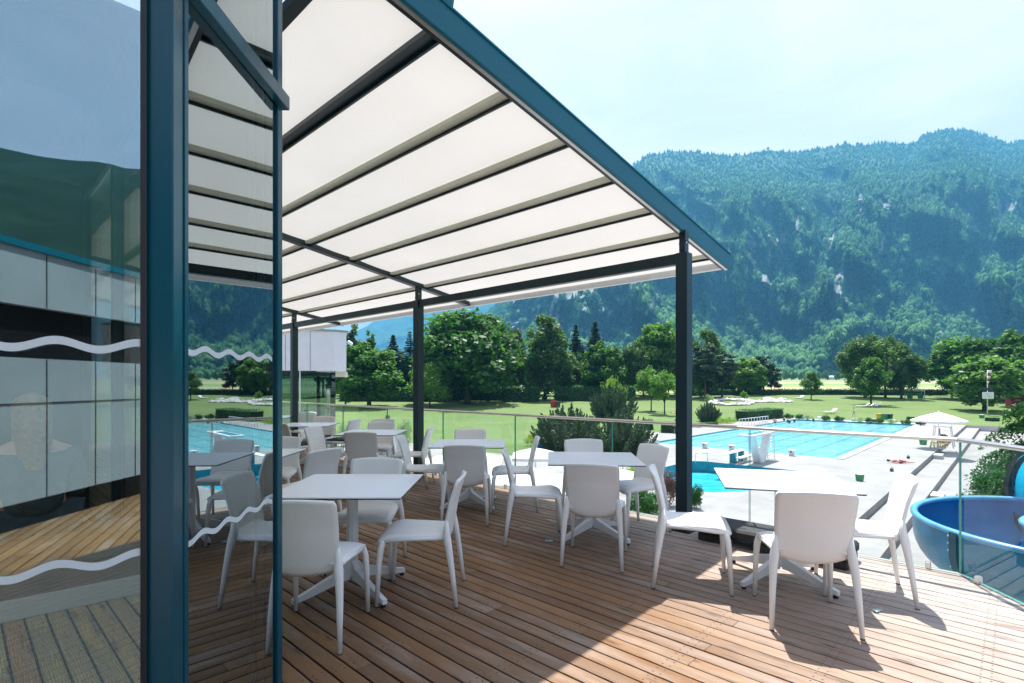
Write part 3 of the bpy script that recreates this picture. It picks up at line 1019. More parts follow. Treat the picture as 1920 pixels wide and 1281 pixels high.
# bench and seated guest behind the pane
ba, bb = Vector((-3.75, 2.59, 0)), Vector((-2.44, 3.72, 0))
bd = (bb - ba).normalized(); bn = Vector((-bd.y, bd.x, 0))
t = thing('bench', 'long oak bench on a white plinth behind the left glass pane', 'bench', ba.lerp(bb, .5), math.atan2(bd.y, bd.x))
L = (bb - ba).length
mb = MB(); mb.box((0, .22, .065), (L - .02, .40, .128), 0, 0, .004); mb.build('plinth', M['white_paint'], t)
mb = MB(); mb.box((0, .225, .27), (L - .06, .38, .28), 0); mb.box((0, .21, .432), (L, .46, .044), 0, 0, .006); mb.build('seat', M['bench_wood'], t)


# ------------------------------------------------------------------- PEOPLE
def skin_mesh(name, joints, edges, mat, parent=None, sub=2, root=0):
    """one continuous surface grown over a skeleton: joints = [(x,y,z,rx,ry)]"""
    me = bpy.data.meshes.new(name + '_sk')
    me.from_pydata([j[:3] for j in joints], edges, [])
    o = bpy.data.objects.new(name + '_sk', me); COL.objects.link(o)
    md = o.modifiers.new('skin', 'SKIN'); md.use_smooth_shade = True
    sv = me.skin_vertices[0].data
    for i, j in enumerate(joints):
        sv[i].radius = (j[3], j[4] if len(j) > 4 else j[3]); sv[i].use_root = (i == root)
    s = o.modifiers.new('sub', 'SUBSURF'); s.levels = sub; s.render_levels = sub
    dg = bpy.context.evaluated_depsgraph_get(); dg.update()
    m2 = bpy.data.meshes.new_from_object(o.evaluated_get(dg))
    bpy.data.objects.remove(o); bpy.data.meshes.remove(me)
    m2.name = name; m2.materials.clear(); m2.materials.append(mat)
    m2.polygons.foreach_set('use_smooth', [True] * len(m2.polygons))
    r = bpy.data.objects.new(name, m2); COL.objects.link(r)
    if parent is not None: r.parent = parent
    return r

POSES = {
 # pelvis, chest, neck, head..., arms, legs; figure faces +Y, feet at z=0, 1.72 m tall
 'stand': dict(j=[(0, 0, .92, .14, .10), (0, .01, 1.12, .125, .09), (0, 0, 1.34, .15, .10), (0, .0, 1.47, .055, .055), (0, .02, 1.56, .07, .08), (0, .02, 1.66, .075, .09),
      (.19, 0, 1.39, .055), (.24, -.02, 1.12, .042), (.25, .05, .88, .032), (.25, .08, .80, .035, .02),
      (-.19, 0, 1.39, .055), (-.24, -.02, 1.12, .042), (-.25, .05, .88, .032), (-.25, .08, .80, .035, .02),
      (.10, 0, .86, .09), (.11, .02, .48, .06), (.11, -.03, .09, .04), (.11, .10, .03, .035, .025),
      (-.10, 0, .86, .09), (-.11, .02, .48, .06), (-.11, -.03, .09, .04), (-.11, .10, .03, .035, .025)],
      e=[(0, 1), (1, 2), (2, 3), (3, 4), (4, 5), (2, 6), (6, 7), (7, 8), (8, 9), (2, 10), (10, 11), (11, 12), (12, 13), (0, 14), (14, 15), (15, 16), (16, 17), (0, 18), (18, 19), (19, 20), (20, 21)]),
}
import copy as _cp
def pose(kind):
    p = _cp.deepcopy(POSES['stand']); j = p['j']
    def setp(i, x, y, z): j[i] = (x, y, z) + tuple(j[i][3:])
    if kind == 'walk':
        setp(15, .11, .16, .49); setp(16, .11, .20, .09); setp(17, .11, .32, .04)
        setp(19, -.11, -.06, .47); setp(20, -.11, -.32, .14); setp(21, -.11, -.27, .03)
        setp(7, .24, -.12, 1.13); setp(8, .24, -.14, .90); setp(9, .24, -.12, .83)
        setp(11, -.24, .08, 1.13); setp(12, -.24, .22, .95); setp(13, -.24, .28, .89)
    elif kind in ('sit', 'sitground'):
        dz = -.81 if kind == 'sitground' else 0
        for i in range(14): setp(i, j[i][0], j[i][1], j[i][2] + (dz if kind == 'sitground' else 0))
        if kind == 'sitground':
            for s, b in ((1, 14), (-1, 18)):
                setp(b, s * .10, .05, .10); setp(b + 1, s * .16, .38, .40); setp(b + 2, s * .12, .66, .08); setp(b + 3, s * .12, .78, .03)
            for s, b in ((1, 6), (-1, 10)):
                setp(b + 1, s * .26, .12, .36); setp(b + 2, s * .18, .34, .42); setp(b + 3, s * .15, .41, .42)
    elif kind == 'lie':
        for i in range(len(j)):
            x, y, z = j[i][:3]; setp(i, x, z - .9, .12 + y * .5)
        for s, b in ((1, 14), (-1, 18)):
            setp(b + 3, s * .12, -.93, .14)
    return p['j'], p['e']

def person(kind, label, loc, rz=0, hair='hair_dark', top=None, bottom=None, scale=1.0, group=None, pn='person'):
    t = thing(pn, label, 'person', loc, rz, group)
    t.scale = (scale,) * 3
    j, e = pose(kind)
    skin_mesh('body', j, e, M['skin'], t, 1)
    hd = Vector(j[5][:3]); nk = Vector(j[4][:3]); up = (hd - nk).normalized()
    mb = MB(); c = hd + up * .005 - (Vector((0, .025, 0)) if kind != 'lie' else Vector((0, 0, -.0)))
    R = up.to_track_quat('Z', 'Y').to_matrix()
    prof = [(.001, .115), (.06, .10), (.092, .06), (.102, .0), (.09, -.06), (.06, -.11)]
    vs, fs = [], []
    n = 10
    for r_, z in prof:
        for k in range(n):
            a = 2 * math.pi * k / n
            vs.append(c + R @ Vector((r_ * math.cos(a), r_ * math.sin(a), z)))
    for i in range(len(prof) - 1):
        for k in range(n):
            q = (k + 1) % n
            fs.append((i * n + k, i * n + q, i * n + n + q, i * n + n + k))
    mb.add(vs, fs, 0, True); mb.build('hair', M[hair], t)
    def cloth(name, idx, ed, mat, gr):
        jj = [tuple(j[i][:3]) + tuple(r_ * gr + .008 for r_ in ((j[i][3], j[i][4]) if len(j[i]) > 4 else (j[i][3],) * 2)) for i in idx]
        skin_mesh(name, jj, ed, M[mat], t, 1)
    if top: cloth('shirt', [0, 1, 2, 6, 7, 10, 11], [(0, 1), (1, 2), (2, 3), (3, 4), (2, 5), (5, 6)], top, 1.06)
    if bottom: cloth('shorts', [0, 14, 15, 18, 19], [(0, 1), (1, 2), (0, 3), (3, 4)], bottom, 1.05)
    return t

# seated guest, back towards the viewer
sp = ba.lerp(bb, .60) + bn * .28
gt = thing('person', 'woman with long blonde hair and dark jacket sitting behind the left glass pane', 'person', (sp.x, sp.y, .454), math.atan2(bd.y, bd.x) + rad(8))
jw = [(0, 0, .10, .17, .13), (0, .0, .30, .145, .10), (0, .03, .52, .18, .11), (0, .05, .64, .055, .055), (0, .08, .72, .07, .08), (0, .09, .82, .08, .095),
      (.20, .03, .52, .06), (.25, .06, .27, .046), (.16, .27, .20, .036), (.10, .34, .21, .038, .022),
      (-.20, .03, .52, .06), (-.25, .06, .27, .046), (-.17, .27, .20, .036), (-.10, .34, .22, .038, .022),
      (.10, .05, .08, .10), (.11, .46, .08, .07), (.11, .50, -.34, .05), (.11, .60, -.43, .04, .03),
      (-.10, .05, .08, .10), (-.11, .46, .08, .07), (-.11, .50, -.34, .05), (-.11, .60, -.43, .04, .03)]
skin_mesh('body', jw, POSES['stand']['e'], M['skin'], gt, 2)
ji = [0, 1, 2, 6, 7, 8, 10, 11, 12]
skin_mesh('jacket', [tuple(jw[i][:3]) + tuple(r_ * 1.05 + .014 for r_ in ((jw[i][3], jw[i][4]) if len(jw[i]) > 4 else (jw[i][3],) * 2)) for i in ji],
          [(0, 1), (1, 2), (2, 3), (3, 4), (4, 5), (2, 6), (6, 7), (7, 8)], M['navy_cloth'], gt, 2)
ti = [0, 14, 15, 16, 18, 19, 20]
skin_mesh('trousers', [tuple(jw[i][:3]) + tuple(r_ * 1.05 + .012 for r_ in ((jw[i][3], jw[i][4]) if len(jw[i]) > 4 else (jw[i][3],) * 2)) for i in ti],
          [(0, 1), (1, 2), (2, 3), (0, 4), (4, 5), (5, 6)], M['navy_cloth'], gt, 2)
mb = MB()
def hair_s(u, v):
    a = 2 * math.pi * u
    z = .935 - .50 * v
    r_ = .015 + .088 * math.sin(min(1, v * 5) * math.pi / 2) ** .55 * (1 - .12 * max(0, v - .35) / .65)
    front = max(0, math.sin(a))
    if v > .25: r_ *= 1 - .85 * front * min(1, (v - .25) * 6)
    wob = 1 + .05 * math.sin(a * 9 + v * 7)
    return (math.cos(a) * r_ * wob, .06 + math.sin(a) * r_ * wob * 1.05 - .05 * v, z)
mb.grid(hair_s, 28, 16, 0)
mb.build('hair', M['hair_blonde'], gt)

# ================================================================== GROUNDS
POOL = (50.3, 100.0, 10.7, 27.7)      # g0,g1,w0,w1
PL2 = (29.0, 41.6, 9.8, 19.2)         # bounding box of the plunge pool
PLP = [(35.3, 18.8), (40.6, 18.9), (41.3, 17.8), (41.3, 11.3), (40.6, 10.4), (36.5, 10.2), (31.6, 11.2), (29.9, 12.4), (29.4, 13.4), (29.9, 14.7), (31.4, 15.9), (33.2, 17.3)]


def build_ground():
    gs = sorted(set([-300, -120, -40, 0, PL2[0], PL2[1], POOL[0], POOL[1], 104.2] + list(range(104, 320, 9)) + [330, 345, 370, 400, 440, 500, 580, 680, 800, 1000, 1300, 1700]))
    ws = sorted(set([-1700, -1200, -900, -700, -520, -400, -300] + list(range(-240, 0, 12)) + [3.7, 5.2, PL2[2], PL2[3], POOL[2], POOL[3]] + list(range(36, 250, 12)) + [260, 300, 400, 520, 700, 900, 1200, 1700]))
    V = []
    for w in ws:
        for g in gs:
            p = gw(g, w)
            z = ground_z(p.x, p.y)
            if p.y > 110: z += .35 * math.sin(p.x * .05 + 1) * math.sin(p.y * .037) * min(1, (p.y - 110) / 40)
            V.append((p.x, p.y, z))
    Fq = []
    ng = len(gs)
    for j in range(len(ws) - 1):
        for i in range(ng - 1):
            gc, wc = (gs[i] + gs[i + 1]) / 2, (ws[j] + ws[j + 1]) / 2
            if POOL[0] < gc < POOL[1] and POOL[2] < wc < POOL[3]: continue
            if PL2[0] < gc < PL2[1] and PL2[2] < wc < PL2[3]: continue
            if wc < 5.2 and gc < 104.2 and wc > -60: continue
            a = j * ng + i
            Fq.append((a, a + 1, a + ng + 1, a + ng))
    Fq = np.array(Fq)[:, ::-1]
    o = np_obj('lawn', np.array(V), Fq, M['lawn'], smooth=True)
    tag(o, kind='structure')
build_ground()


def sheet(name, outer, holes, z, mat, kind='structure', depth=None):
    loops = [[Vector((x, y, 0)) for x, y in outer]] + [[Vector((x, y, 0)) for x, y in h] for h in holes]
    tri = geometry.tessellate_polygon(loops)
    pts = [p for l in loops for p in l]
    mb = MB(); fs = []
    for t in tri:
        a, b, c = (pts[i] for i in t)
        if (b - a).cross(c - a).z < 0: t = t[::-1]
        fs.append(tuple(t))
    mb.add([(p.x, p.y, z) for p in pts], fs)
    if depth:
        k = 0
        for l in loops:
            n = len(l)
            vs = [(p.x, p.y, z) for p in l] + [(p.x, p.y, z - depth) for p in l]
            mb.add(vs, [(i, (i + 1) % n, (i + 1) % n + n, i + n) for i in range(n)])
    o = mb.build(name, mat)
    return tag(o, kind=kind)

xy = lambda g, w: (gw(g, w).x, gw(g, w).y)
pool_loop = [xy(POOL[0], POOL[2]), xy(POOL[1], POOL[2]), xy(POOL[1], POOL[3]), xy(POOL[0], POOL[3])]
pl_loop = [xy(*p) for p in PLP]
outer = [(-40, 3), (-40, 45), (-12, 56.5), (-1, 46.7), (3.5, 41.2), (8.5, 40.5), (11.6, 45.5), xy(51, 33), xy(104, 33), xy(104, 5.2), xy(2, 5.2)]
sheet('pavement', outer, [pool_loop, pl_loop], GZ + .03, M['paving'], depth=.9)
# stepped seats and the lower yard on the right
sheet('lower_step', [xy(2, 3.7), xy(104.2, 3.7), xy(104.2, 5.19), xy(2, 5.19)], [], GZ - .38, M['paving'], depth=.6)
sheet('lower_yard', [xy(-40, -60), xy(104.2, -60), xy(104.2, 3.69), xy(-40, 3.69)], [], GZ - .80, M['paving'])
mb = MB()
a, b = gw(104.2, -60), gw(104.2, 5.2)
mb.add([(a.x, a.y, GZ - .9), (b.x, b.y, GZ - .9), (b.x, b.y, GZ), (a.x, a.y, GZ)], [(0, 1, 2, 3)])
tag(mb.build('retaining_wall', M['concrete']), 'low concrete retaining wall where the stepped yard meets the lawn', 'wall')
for g, wv, dz in ((38.5, 4.85, -.19), (41, 3.35, -.60), (60, 4.85, -.19)):
    mb = MB(); mb.box((0, 0, 0), (1.6, .62, .36), 0, 0, .01)
    o = mb.build('step_block', M['concrete']); o.location = gw(g, wv, GZ + dz - .02); o.rotation_euler = (0, 0, math.atan2(G[1], G[0]))
    tag(o, {38.5: 'low concrete step block on the upper of the long seat steps nearest the terrace', 41: 'low concrete step block on the lower of the long seat steps', 60: 'low concrete step block on the upper seat step beside the lifeguard stand'}[g], 'step', 'step blocks on the seat steps')

# pools
def basin(loop, z0, z1, mat, name):
    n = len(loop); mb = MB()
    vs = [(x, y, z1) for x, y in loop] + [(x, y, z0) for x, y in loop]
    mb.add(vs, [(i, (i + 1) % n, (i + 1) % n + n, i + n) for i in range(n)])
    tag(mb.build(name, mat), kind='structure')
def off(loop, d):
    c = Vector((sum(p[0] for p in loop) / len(loop), sum(p[1] for p in loop) / len(loop)))
    return [tuple(Vector(p) + (c - Vector(p)).normalized() * d) for p in loop]
basin(off(pool_loop, .012), GZ - 2, GZ + .028, M['tile'], 'pool_basin')
basin(off(pl_loop, .012), GZ - 2, GZ + .028, M['tile'], 'plunge_basin')
sheet('pool_water', pool_loop, [], GZ - .14, M['pool_water'])
sheet('plunge_water', pl_loop, [], GZ - .85, M['plunge_water'])
mb = MB()
for (g0, w0, g1, w1) in ((POOL[0] - .25, POOL[2] - .35, POOL[1] + .3, POOL[2] - .35), (POOL[1] + .30, POOL[2] - .3, POOL[1] + .30, POOL[3] + .3)):
    mb.bar(gw(g0, w0, GZ + .075), gw(g1, w1, GZ + .075), .55, .085, bev=.02)
tag(mb.build('pool_coping', M['white_paint']), kind='structure')

# ------------------------------------------------------------------ FOLIAGE
def leaves(P, Nn, size, rng, asp=.62):
    n = len(P)
    Nn = Nn / (np.linalg.norm(Nn, axis=1, keepdims=True) + 1e-9)
    r = rng.normal(size=(n, 3)); t1 = np.cross(Nn, r); t1 /= np.linalg.norm(t1, axis=1, keepdims=True) + 1e-9
    t2 = np.cross(Nn, t1)
    s = (size * rng.uniform(.6, 1.35, n))[:, None]
    a, b = t1 * s * .5, t2 * s * .5 * asp
    V = np.stack([P - a, P - b, P + a, P + b], 1).reshape(-1, 3)
    return V, np.arange(n * 4).reshape(n, 4)

def sph(n, rng):
    d = rng.normal(size=(n, 3)); return d / np.linalg.norm(d, axis=1, keepdims=True)

def crown_clumps(Hh, R, base, nc, nl, leaf, rng, cr=(.20, .34), droop=0.0, flat=1.0, shell=.45, taper=0.0, up=.25):
    c = (Hh - base) / 2; zc = base + c
    d = sph(nc, rng); u = rng.uniform(0, 1, nc) ** shell
    ctr = d * u[:, None] * .86
    hz = (ctr[:, 2] + 1) / 2
    sc_ = 1 - taper * hz ** 1.2
    ctr[:, 0] *= sc_; ctr[:, 1] *= sc_
    ctr = ctr * np.array([R, R, c]) + np.array([0, 0, zc])
    crs = R * rng.uniform(cr[0], cr[1], nc) * (1 - .35 * hz * (taper > 0))
    w = crs ** 2; k = rng.choice(nc, nl, p=w / w.sum())
    e = sph(nl, rng)
    rr = crs[k] * rng.uniform(.35, 1.05, nl)
    P = ctr[k] + e * rr[:, None] * np.array([1, 1, flat])
    if droop: P[:, 2] -= droop * crs[k] * rng.uniform(0, 1, nl) ** 2 * 2
    Nn = e * .75 + rng.normal(size=(nl, 3)) * .55 + np.array([0, 0, up])
    V, Fq = leaves(P, Nn, np.full(nl, leaf), rng)
    cl = rng.uniform(0, 1, nc)
    rnd = np.clip(.55 * cl[k] + .45 * rng.uniform(0, 1, nl), 0, 1)
    return V, Fq, rnd, ctr

def trunk_mesh(name, Hh, r0, mat, ctr=None, rng=None, upto=.75, nlimb=9, clear=.2):
    mb = MB()
    bend = rng.normal(size=2) * .012 * Hh
    pts = [(bend[0] * q * q, bend[1] * q * q, Hh * upto * q) for q in (0, .04, .15, .4, .7, 1)]
    mb.tube(pts, [r0 * 1.55, r0 * 1.1, r0, r0 * .8, r0 * .5, r0 * .12], 8)
    if ctr is not None:
        for i in rng.choice(len(ctr), min(nlimb, len(ctr)), replace=False):
            e = Vector(ctr[i]); z0 = Hh * rng.uniform(clear, .5)
            z0 = min(z0, e.z - .2)
            if z0 < .2: continue
            s = Vector((0, 0, z0)); m = s.lerp(e, .5) + Vector((0, 0, .06 * Hh))
            mb.tube([s, m, e], [r0 * .42, r0 * .26, r0 * .07], 5)
    o = mb.build(name, mat)
    return o

KIND = {}
def proto(kind, Hh, R, parts):
    KIND[kind] = (Hh, R, parts)

def store(V, Fq, rnd, mat):
    o = np_obj('crown', V, Fq, mat, attr={'rnd': ('FACE', rnd)})
    bpy.data.objects.remove(o, do_unlink=True) if False else None
    COL.objects.unlink(o)
    return o

def mk_broad(kind, Hh, R, base, nc, nl, leaf, mat, seed, r0, **kw):
    rng = np.random.default_rng(seed)
    V, Fq, rnd, ctr = crown_clumps(Hh, R, base, nc, nl, leaf, rng, **kw)
    c = store(V, Fq, rnd, M[mat])
    t = trunk_mesh('trunk', Hh, r0, M['trunk'], ctr, rng, .8 if base > .5 else .5)
    COL.objects.unlink(t)
    proto(kind, Hh, R, (c, t))

mk_broad('maple', 18, 7.2, 1.5, 120, 17000, .86, 'leaf_maple', 1, .38)
mk_broad('maple2', 18, 6.6, 1.0, 95, 14000, .84, 'leaf_maple', 2, .36, taper=.35)
mk_broad('lightmaple', 16, 6, 1.5, 90, 13000, .78, 'leaf_light', 3, .3, taper=.3)
mk_broad('birch', 20, 5.6, 1.4, 110, 16000, .60, 'leaf_birch', 4, .26, droop=.8, flat=1.3, taper=.45, cr=(.18, .30))
mk_broad('birch2', 20, 6.8, 2.0, 100, 16000, .66, 'leaf_birch', 14, .3, droop=.7, flat=1.2, taper=.2, cr=(.18, .32))
mk_broad('poplar', 22, 2.8, 1.0, 90, 9000, .52, 'leaf_birch', 5, .25, flat=1.6, taper=.5, cr=(.25, .4), shell=.6)
mk_broad('bronze', 15, 4.5, 1.8, 55, 6000, .66, 'leaf_bronze', 6, .28, taper=.3)
mk_broad('young', 6.2, 2.3, 1.7, 45, 5000, .24, 'leaf_light', 7, .085, taper=.25, cr=(.22, .36))
mk_broad('young2', 8, 2.9, 1.5, 55, 6500, .28, 'leaf_maple', 17, .12, taper=.35, cr=(.22, .36))
mk_broad('smalltree', 7, 4.2, .5, 50, 7000, .30, 'leaf_light', 8, .12, taper=.3)
mk_broad('bush', 2.6, 2.0, .15, 40, 4500, .17, 'leaf_hedge', 9, .06, taper=.2)
mk_broad('yellowbush', 2.2, 2.0, .1, 36, 4200, .16, 'leaf_yellow', 10, .05)
mk_broad('redbush', 2.2, 1.8, .1, 36, 4200, .14, 'leaf_red', 11, .05)
mk_broad('greybush', 2.2, 1.8, .1, 30, 2600, .14, 'leaf_grey', 12, .04)
mk_broad('flowerbush', .9, 1.4, .05, 26, 1800, .10, 'leaf_yellow', 13, .03)
mk_broad('farbush', 8, 6, .3, 26, 2200, .8, 'leaf_birch', 18, .2, taper=.2)
mk_broad('pine', 15, 5.4, 3.6, 64, 11000, .52, 'leaf_pine', 15, .22, flat=.42, cr=(.16, .30), taper=.5, shell=.5, up=.5)
mk_broad('pine2', 13, 6.2, 2.2, 64, 11000, .56, 'leaf_spruce', 16, .24, flat=.5, cr=(.18, .32), taper=.45, up=.5)

def mk_spruce(kind, Hh, R, seed, mat='leaf_spruce', leaf=.80):
    rng = np.random.default_rng(seed)
    P, Nn = [], []
    lv = 30
    for i in range(lv):
        q = i / (lv - 1)
        z = Hh * (.07 + .93 * q)
        r = R * (1 - q) ** .82 * rng.uniform(.82, 1.08) + .05
        nb = int(11 - 5 * q)
        for b in range(nb):
            a = 2 * math.pi * (b + rng.uniform(-.3, .3)) / nb + i * 1.3
            rb = r * rng.uniform(.7, 1.12)
            m = max(6, int(30 * rb / R * 1.4))
            s = rng.uniform(.08, 1, m) ** .75
            dr = -.42 * rb * s ** 1.1 + .18 * rb * s ** 3
            wob = rng.normal(size=m) * .10 * rb
            x = np.cos(a) * rb * s - np.sin(a) * wob * s; y = np.sin(a) * rb * s + np.cos(a) * wob * s
            P.append(np.stack([x, y, z + dr + rng.normal(size=m) * .07], 1))
            Nn.append(np.stack([np.cos(a) * .5 * np.ones(m), np.sin(a) * .5 * np.ones(m), np.ones(m)], 1) + rng.normal(size=(m, 3)) * .4)
    P = np.concatenate(P); Nn = np.concatenate(Nn)
    V, Fq = leaves(P, Nn, np.full(len(P), leaf * R / 3.2), rng, .5)
    c = store(V, Fq, rng.uniform(0, 1, len(P)), M[mat])
    t = trunk_mesh('trunk', Hh, .2, M['trunk'], None, rng, .97); COL.objects.unlink(t)
    proto(kind, Hh, R, (c, t))
mk_spruce('spruce', 18, 3.4, 21); mk_spruce('spruce2', 18, 2.3, 22)

def mk_juniper(kind, Hh, R, seed, ns=85):
    rng = np.random.default_rng(seed)
    P, Nn, rd = [], [], []
    for i in range(ns):
        a = rng.uniform(0, 2 * math.pi); rr = R * .92 * math.sqrt(rng.uniform(0, 1))
        top = Hh * (1 - .58 * (rr / R) ** 1.8) * rng.uniform(.66, 1.06)
        lean = .16 * rr
        m = 190
        q = rng.uniform(0, 1, m) ** .8
        rad_ = .30 * R / 2.6 * (1 - q ** 2.5) + .03
        e = rng.uniform(0, 2 * math.pi, m)
        rr_ = rr * (.75 + .5 * q); x = math.cos(a) * (rr_ + lean * q) + np.cos(e) * rad_; y = math.sin(a) * (rr_ + lean * q) + np.sin(e) * rad_
        P.append(np.stack([x, y, q * top], 1))
        Nn.append(np.stack([np.cos(e), np.sin(e), np.full(m, .5)], 1) + rng.normal(size=(m, 3)) * .45)
        rd.append(np.clip(rng.uniform(0, .5) + rng.uniform(0, .6, m), 0, 1))
    P = np.concatenate(P); V, Fq = leaves(P, np.concatenate(Nn), np.full(len(P), .20 * Hh / 4), rng, .45)
    c = store(V, Fq, np.concatenate(rd), M['leaf_pine'])
    t = trunk_mesh('trunk', Hh, .08, M['trunk'], None, rng, .5); COL.objects.unlink(t)
    proto(kind, Hh, R, (c, t))
mk_juniper('juniper', 4.2, 2.8, 31, 150)

def plant(name, label, cat, kind, px, base, top, hw, group=None, z=None, rot=None, loc=None, Hm=None, Rm=None):
    Hh, R, (c, t) = KIND[kind]
    p = loc if loc is not None else at(px, base, z)
    if Hm is None: Hm = (base - top) * p.y / F
    if Rm is None: Rm = hw * p.y / F
    e = thing(name, label, cat, p, random.uniform(0, 6.28) if rot is None else rot, group)
    e.scale = (Rm / R, Rm / R, Hm / Hh)
    for src, nm in ((t, 'trunk'), (c, 'crown')):
        o = src.copy(); COL.objects.link(o); o.name = nm; o.parent = e
    return e

GT = 'park trees behind the lawn'
TREES = [
 ('maple_tree', 'maple beyond the far end of the clad volume, seen only through the narrow glass pane', 'maple2', 470, 756, 600, 60),
 ('lime_tree', 'lime tree farther left, seen only through the narrow glass pane', 'lightmaple', 385, 752, 612, 60),
 ('birch_tree', 'birch at the far left, seen only through the narrow glass pane', 'birch2', 290, 756, 590, 60),
 # name, label, kind, px, base, top, half width
 ('poplar', 'tall slim poplar rising behind the white clad volume', 'poplar', 662, 744, 596, 21),
 ('poplar', 'slim poplar partly hidden by the white clad volume, left of the taller one', 'poplar', 606, 744, 600, 18),
 ('poplar', 'pale poplar top showing between the round maple and the hazy ridge', 'poplar', 694, 742, 610, 14),
 ('maple_tree', 'round maple with bright leaf tips right of the white clad volume', 'maple2', 692, 763, 634, 58),
 ('maple_tree', 'light green maple close beside the white clad volume', 'lightmaple', 648, 762, 678, 26),
 ('spruce_tree', 'dark spruce between the round maple and the middle awning post', 'spruce', 737, 746, 631, 23),
 ('spruce_tree', 'dark pointed spruce just left of the middle awning post', 'spruce2', 768, 746, 624, 19),
 ('small_tree', 'light green bushy tree right of the middle awning post', 'smalltree', 806, 764, 674, 45),
 ('maple_tree', 'biggest dark green maple, standing right of the middle awning post', 'maple', 876, 757, 574, 82),
 ('oak_tree', 'dark bronze tinged tree between the big maple and the tall birch', 'bronze', 966, 746, 606, 28),
 ('birch_tree', 'tallest pale birch left of the pair of spruces', 'birch', 1022, 749, 580, 49),
 ('birch_tree', 'lower birch leaning against the tallest birch', 'birch', 1066, 747, 656, 28),
 ('spruce_tree', 'left one of the two dark spruces behind the lawn', 'spruce', 1080, 741, 612, 20),
 ('spruce_tree', 'right one of the two dark spruces behind the lawn', 'spruce', 1116, 741, 606, 23),
 ('lime_tree', 'silvery green lime tree in front of the two spruces', 'maple2', 1131, 748, 632, 40),
 ('lime_tree', 'dull green lime tree between the silvery lime and the pale ash', 'birch2', 1190, 746, 634, 31),
 ('ash_tree', 'broad pale green ash tree left of the outer awning post', 'lightmaple', 1240, 744, 592, 46),
 ('young_tree', 'left one of the two young trees on the lawn beside the outer post', 'young', 1221, 772, 682, 26),
 ('young_tree', 'right one of the two young trees on the lawn beside the outer post', 'young', 1246, 780, 690, 27),
 ('ash_tree', 'tall pale crowned ash right behind the outer awning post', 'birch', 1326, 746, 610, 35),
 ('pine_tree', 'grey green pine right of the outer awning post', 'pine', 1322, 749, 634, 34),
 ('pine_tree', 'grey green pine with a bare leaning trunk', 'pine', 1354, 746, 652, 34),
 ('ash_tree', 'light green ash between the bare trunked pine and the dark wide pine', 'lightmaple', 1402, 742, 664, 33),
 ('pine_tree', 'dark wide pine at the right end of the tree row', 'pine2', 1432, 741, 662, 33),
 ('young_tree', 'tiny young tree beside the ring of white rocks', 'young', 1396, 756, 731, 7),
 ('young_tree', 'small dense tree standing alone in front of the fields', 'young2', 1521, 751, 696, 19),
 ('birch_tree', 'tall birch of the free standing group in the middle of the lawn', 'birch2', 1622, 747, 620, 45),
 ('birch_tree', 'second tall birch of the free standing group, right behind the round young maple', 'birch2', 1660, 746, 622, 34),
 ('birch_tree', 'birch with an open crown at the right of the free standing group', 'birch2', 1690, 748, 640, 36),
 ('maple_tree', 'round young maple in front of the free standing birch group', 'young2', 1633, 760, 668, 34),
 ('chestnut_tree', 'dark chestnut tree left of the tree with the clock pole', 'maple', 1806, 748, 627, 54),
 ('lime_tree', 'bright green lime tree right behind the clock pole', 'lightmaple', 1846, 771, 658, 55),
 ('maple_tree', 'tall maple at the right edge rising behind the clock', 'maple2', 1896, 752, 612, 52),
 ('lime_tree', 'light green lime at the right edge above the red hut', 'lightmaple', 1918, 764, 668, 42),
 ('maple_tree', 'dark maple filling the gap between chestnut and right edge maple', 'maple', 1858, 746, 634, 45),
]
for n, lab, k, px, b, tp, hw in TREES:
    plant(n, lab, 'tree', k, px, b, tp, hw * (1.75 if 'spruce' in k else 1.25), GT)
bt = random.Random(8)
for i, px in enumerate(range(632, 1300, 24)):
    plant('shade_tree', 'dark filler tree standing in the back row behind the park trees', 'tree', ('maple2', 'maple', 'birch2')[i % 3], px + bt.uniform(-6, 6), 741, bt.uniform(652, 688), bt.uniform(22, 32), 'back row of the park trees')
for i, px in enumerate((1302, 1330, 1360, 1386, 1412, 1446)):
    plant('shade_tree', 'dark low tree filling the gap between the pines right of the outer post', 'tree', ('maple2', 'pine2')[i % 2], px, 740, bt.uniform(684, 702), 24, 'low trees between the pines')
for px, b, tp, hw in ((470, 752, 560, 60), (520, 760, 620, 40), (395, 752, 600, 60), (300, 755, 590, 70), (2010, 756, 600, 70), (2120, 760, 590, 80), (2240, 760, 600, 80)):
    pass
# bushes
plant('juniper_bush', 'wide dark juniper behind the railing, left one of the pair', 'bush', 'juniper', 1064, 842, 758, 56)
plant('juniper_bush', 'wide dark juniper behind the railing, right one of the pair', 'bush', 'juniper', 1166, 852, 768, 50)
plant('juniper_bush', 'taller juniper standing behind the wide pair', 'bush', 'juniper', 1148, 792, 716, 38)
plant('small_tree', 'yellow green bushy tree behind the tallest juniper', 'tree', 'yellowbush', 1150, 772, 708, 27)
plant('juniper_bush', 'upright dark juniper right of the outer awning post', 'bush', 'juniper', 1328, 792, 752, 19)
plant('shrub', 'silvery flowering shrub left of the middle awning post', 'shrub', 'greybush', 757, 836, 782, 24)
plant('shrub', 'green shrub peeping between the far tables and the railing', 'shrub', 'greybush', 640, 838, 790, 30)
plant('shrub', 'red leaved shrub directly left of the outer awning post', 'shrub', 'redbush', 1256, 950, 880, 30, z=GZ)
plant('shrub', 'rounded light green shrub directly right of the outer awning post', 'shrub', 'bush', 1306, 955, 906, 20, z=GZ)
plant('shrub', 'low yellow green shrub in front of the red leaved one', 'shrub', 'yellowbush', 1192, 925, 874, 36, z=GZ)
plant('shrub', 'dark low shrub under the yellow green one', 'shrub', 'bush', 1215, 975, 915, 50, z=GZ)
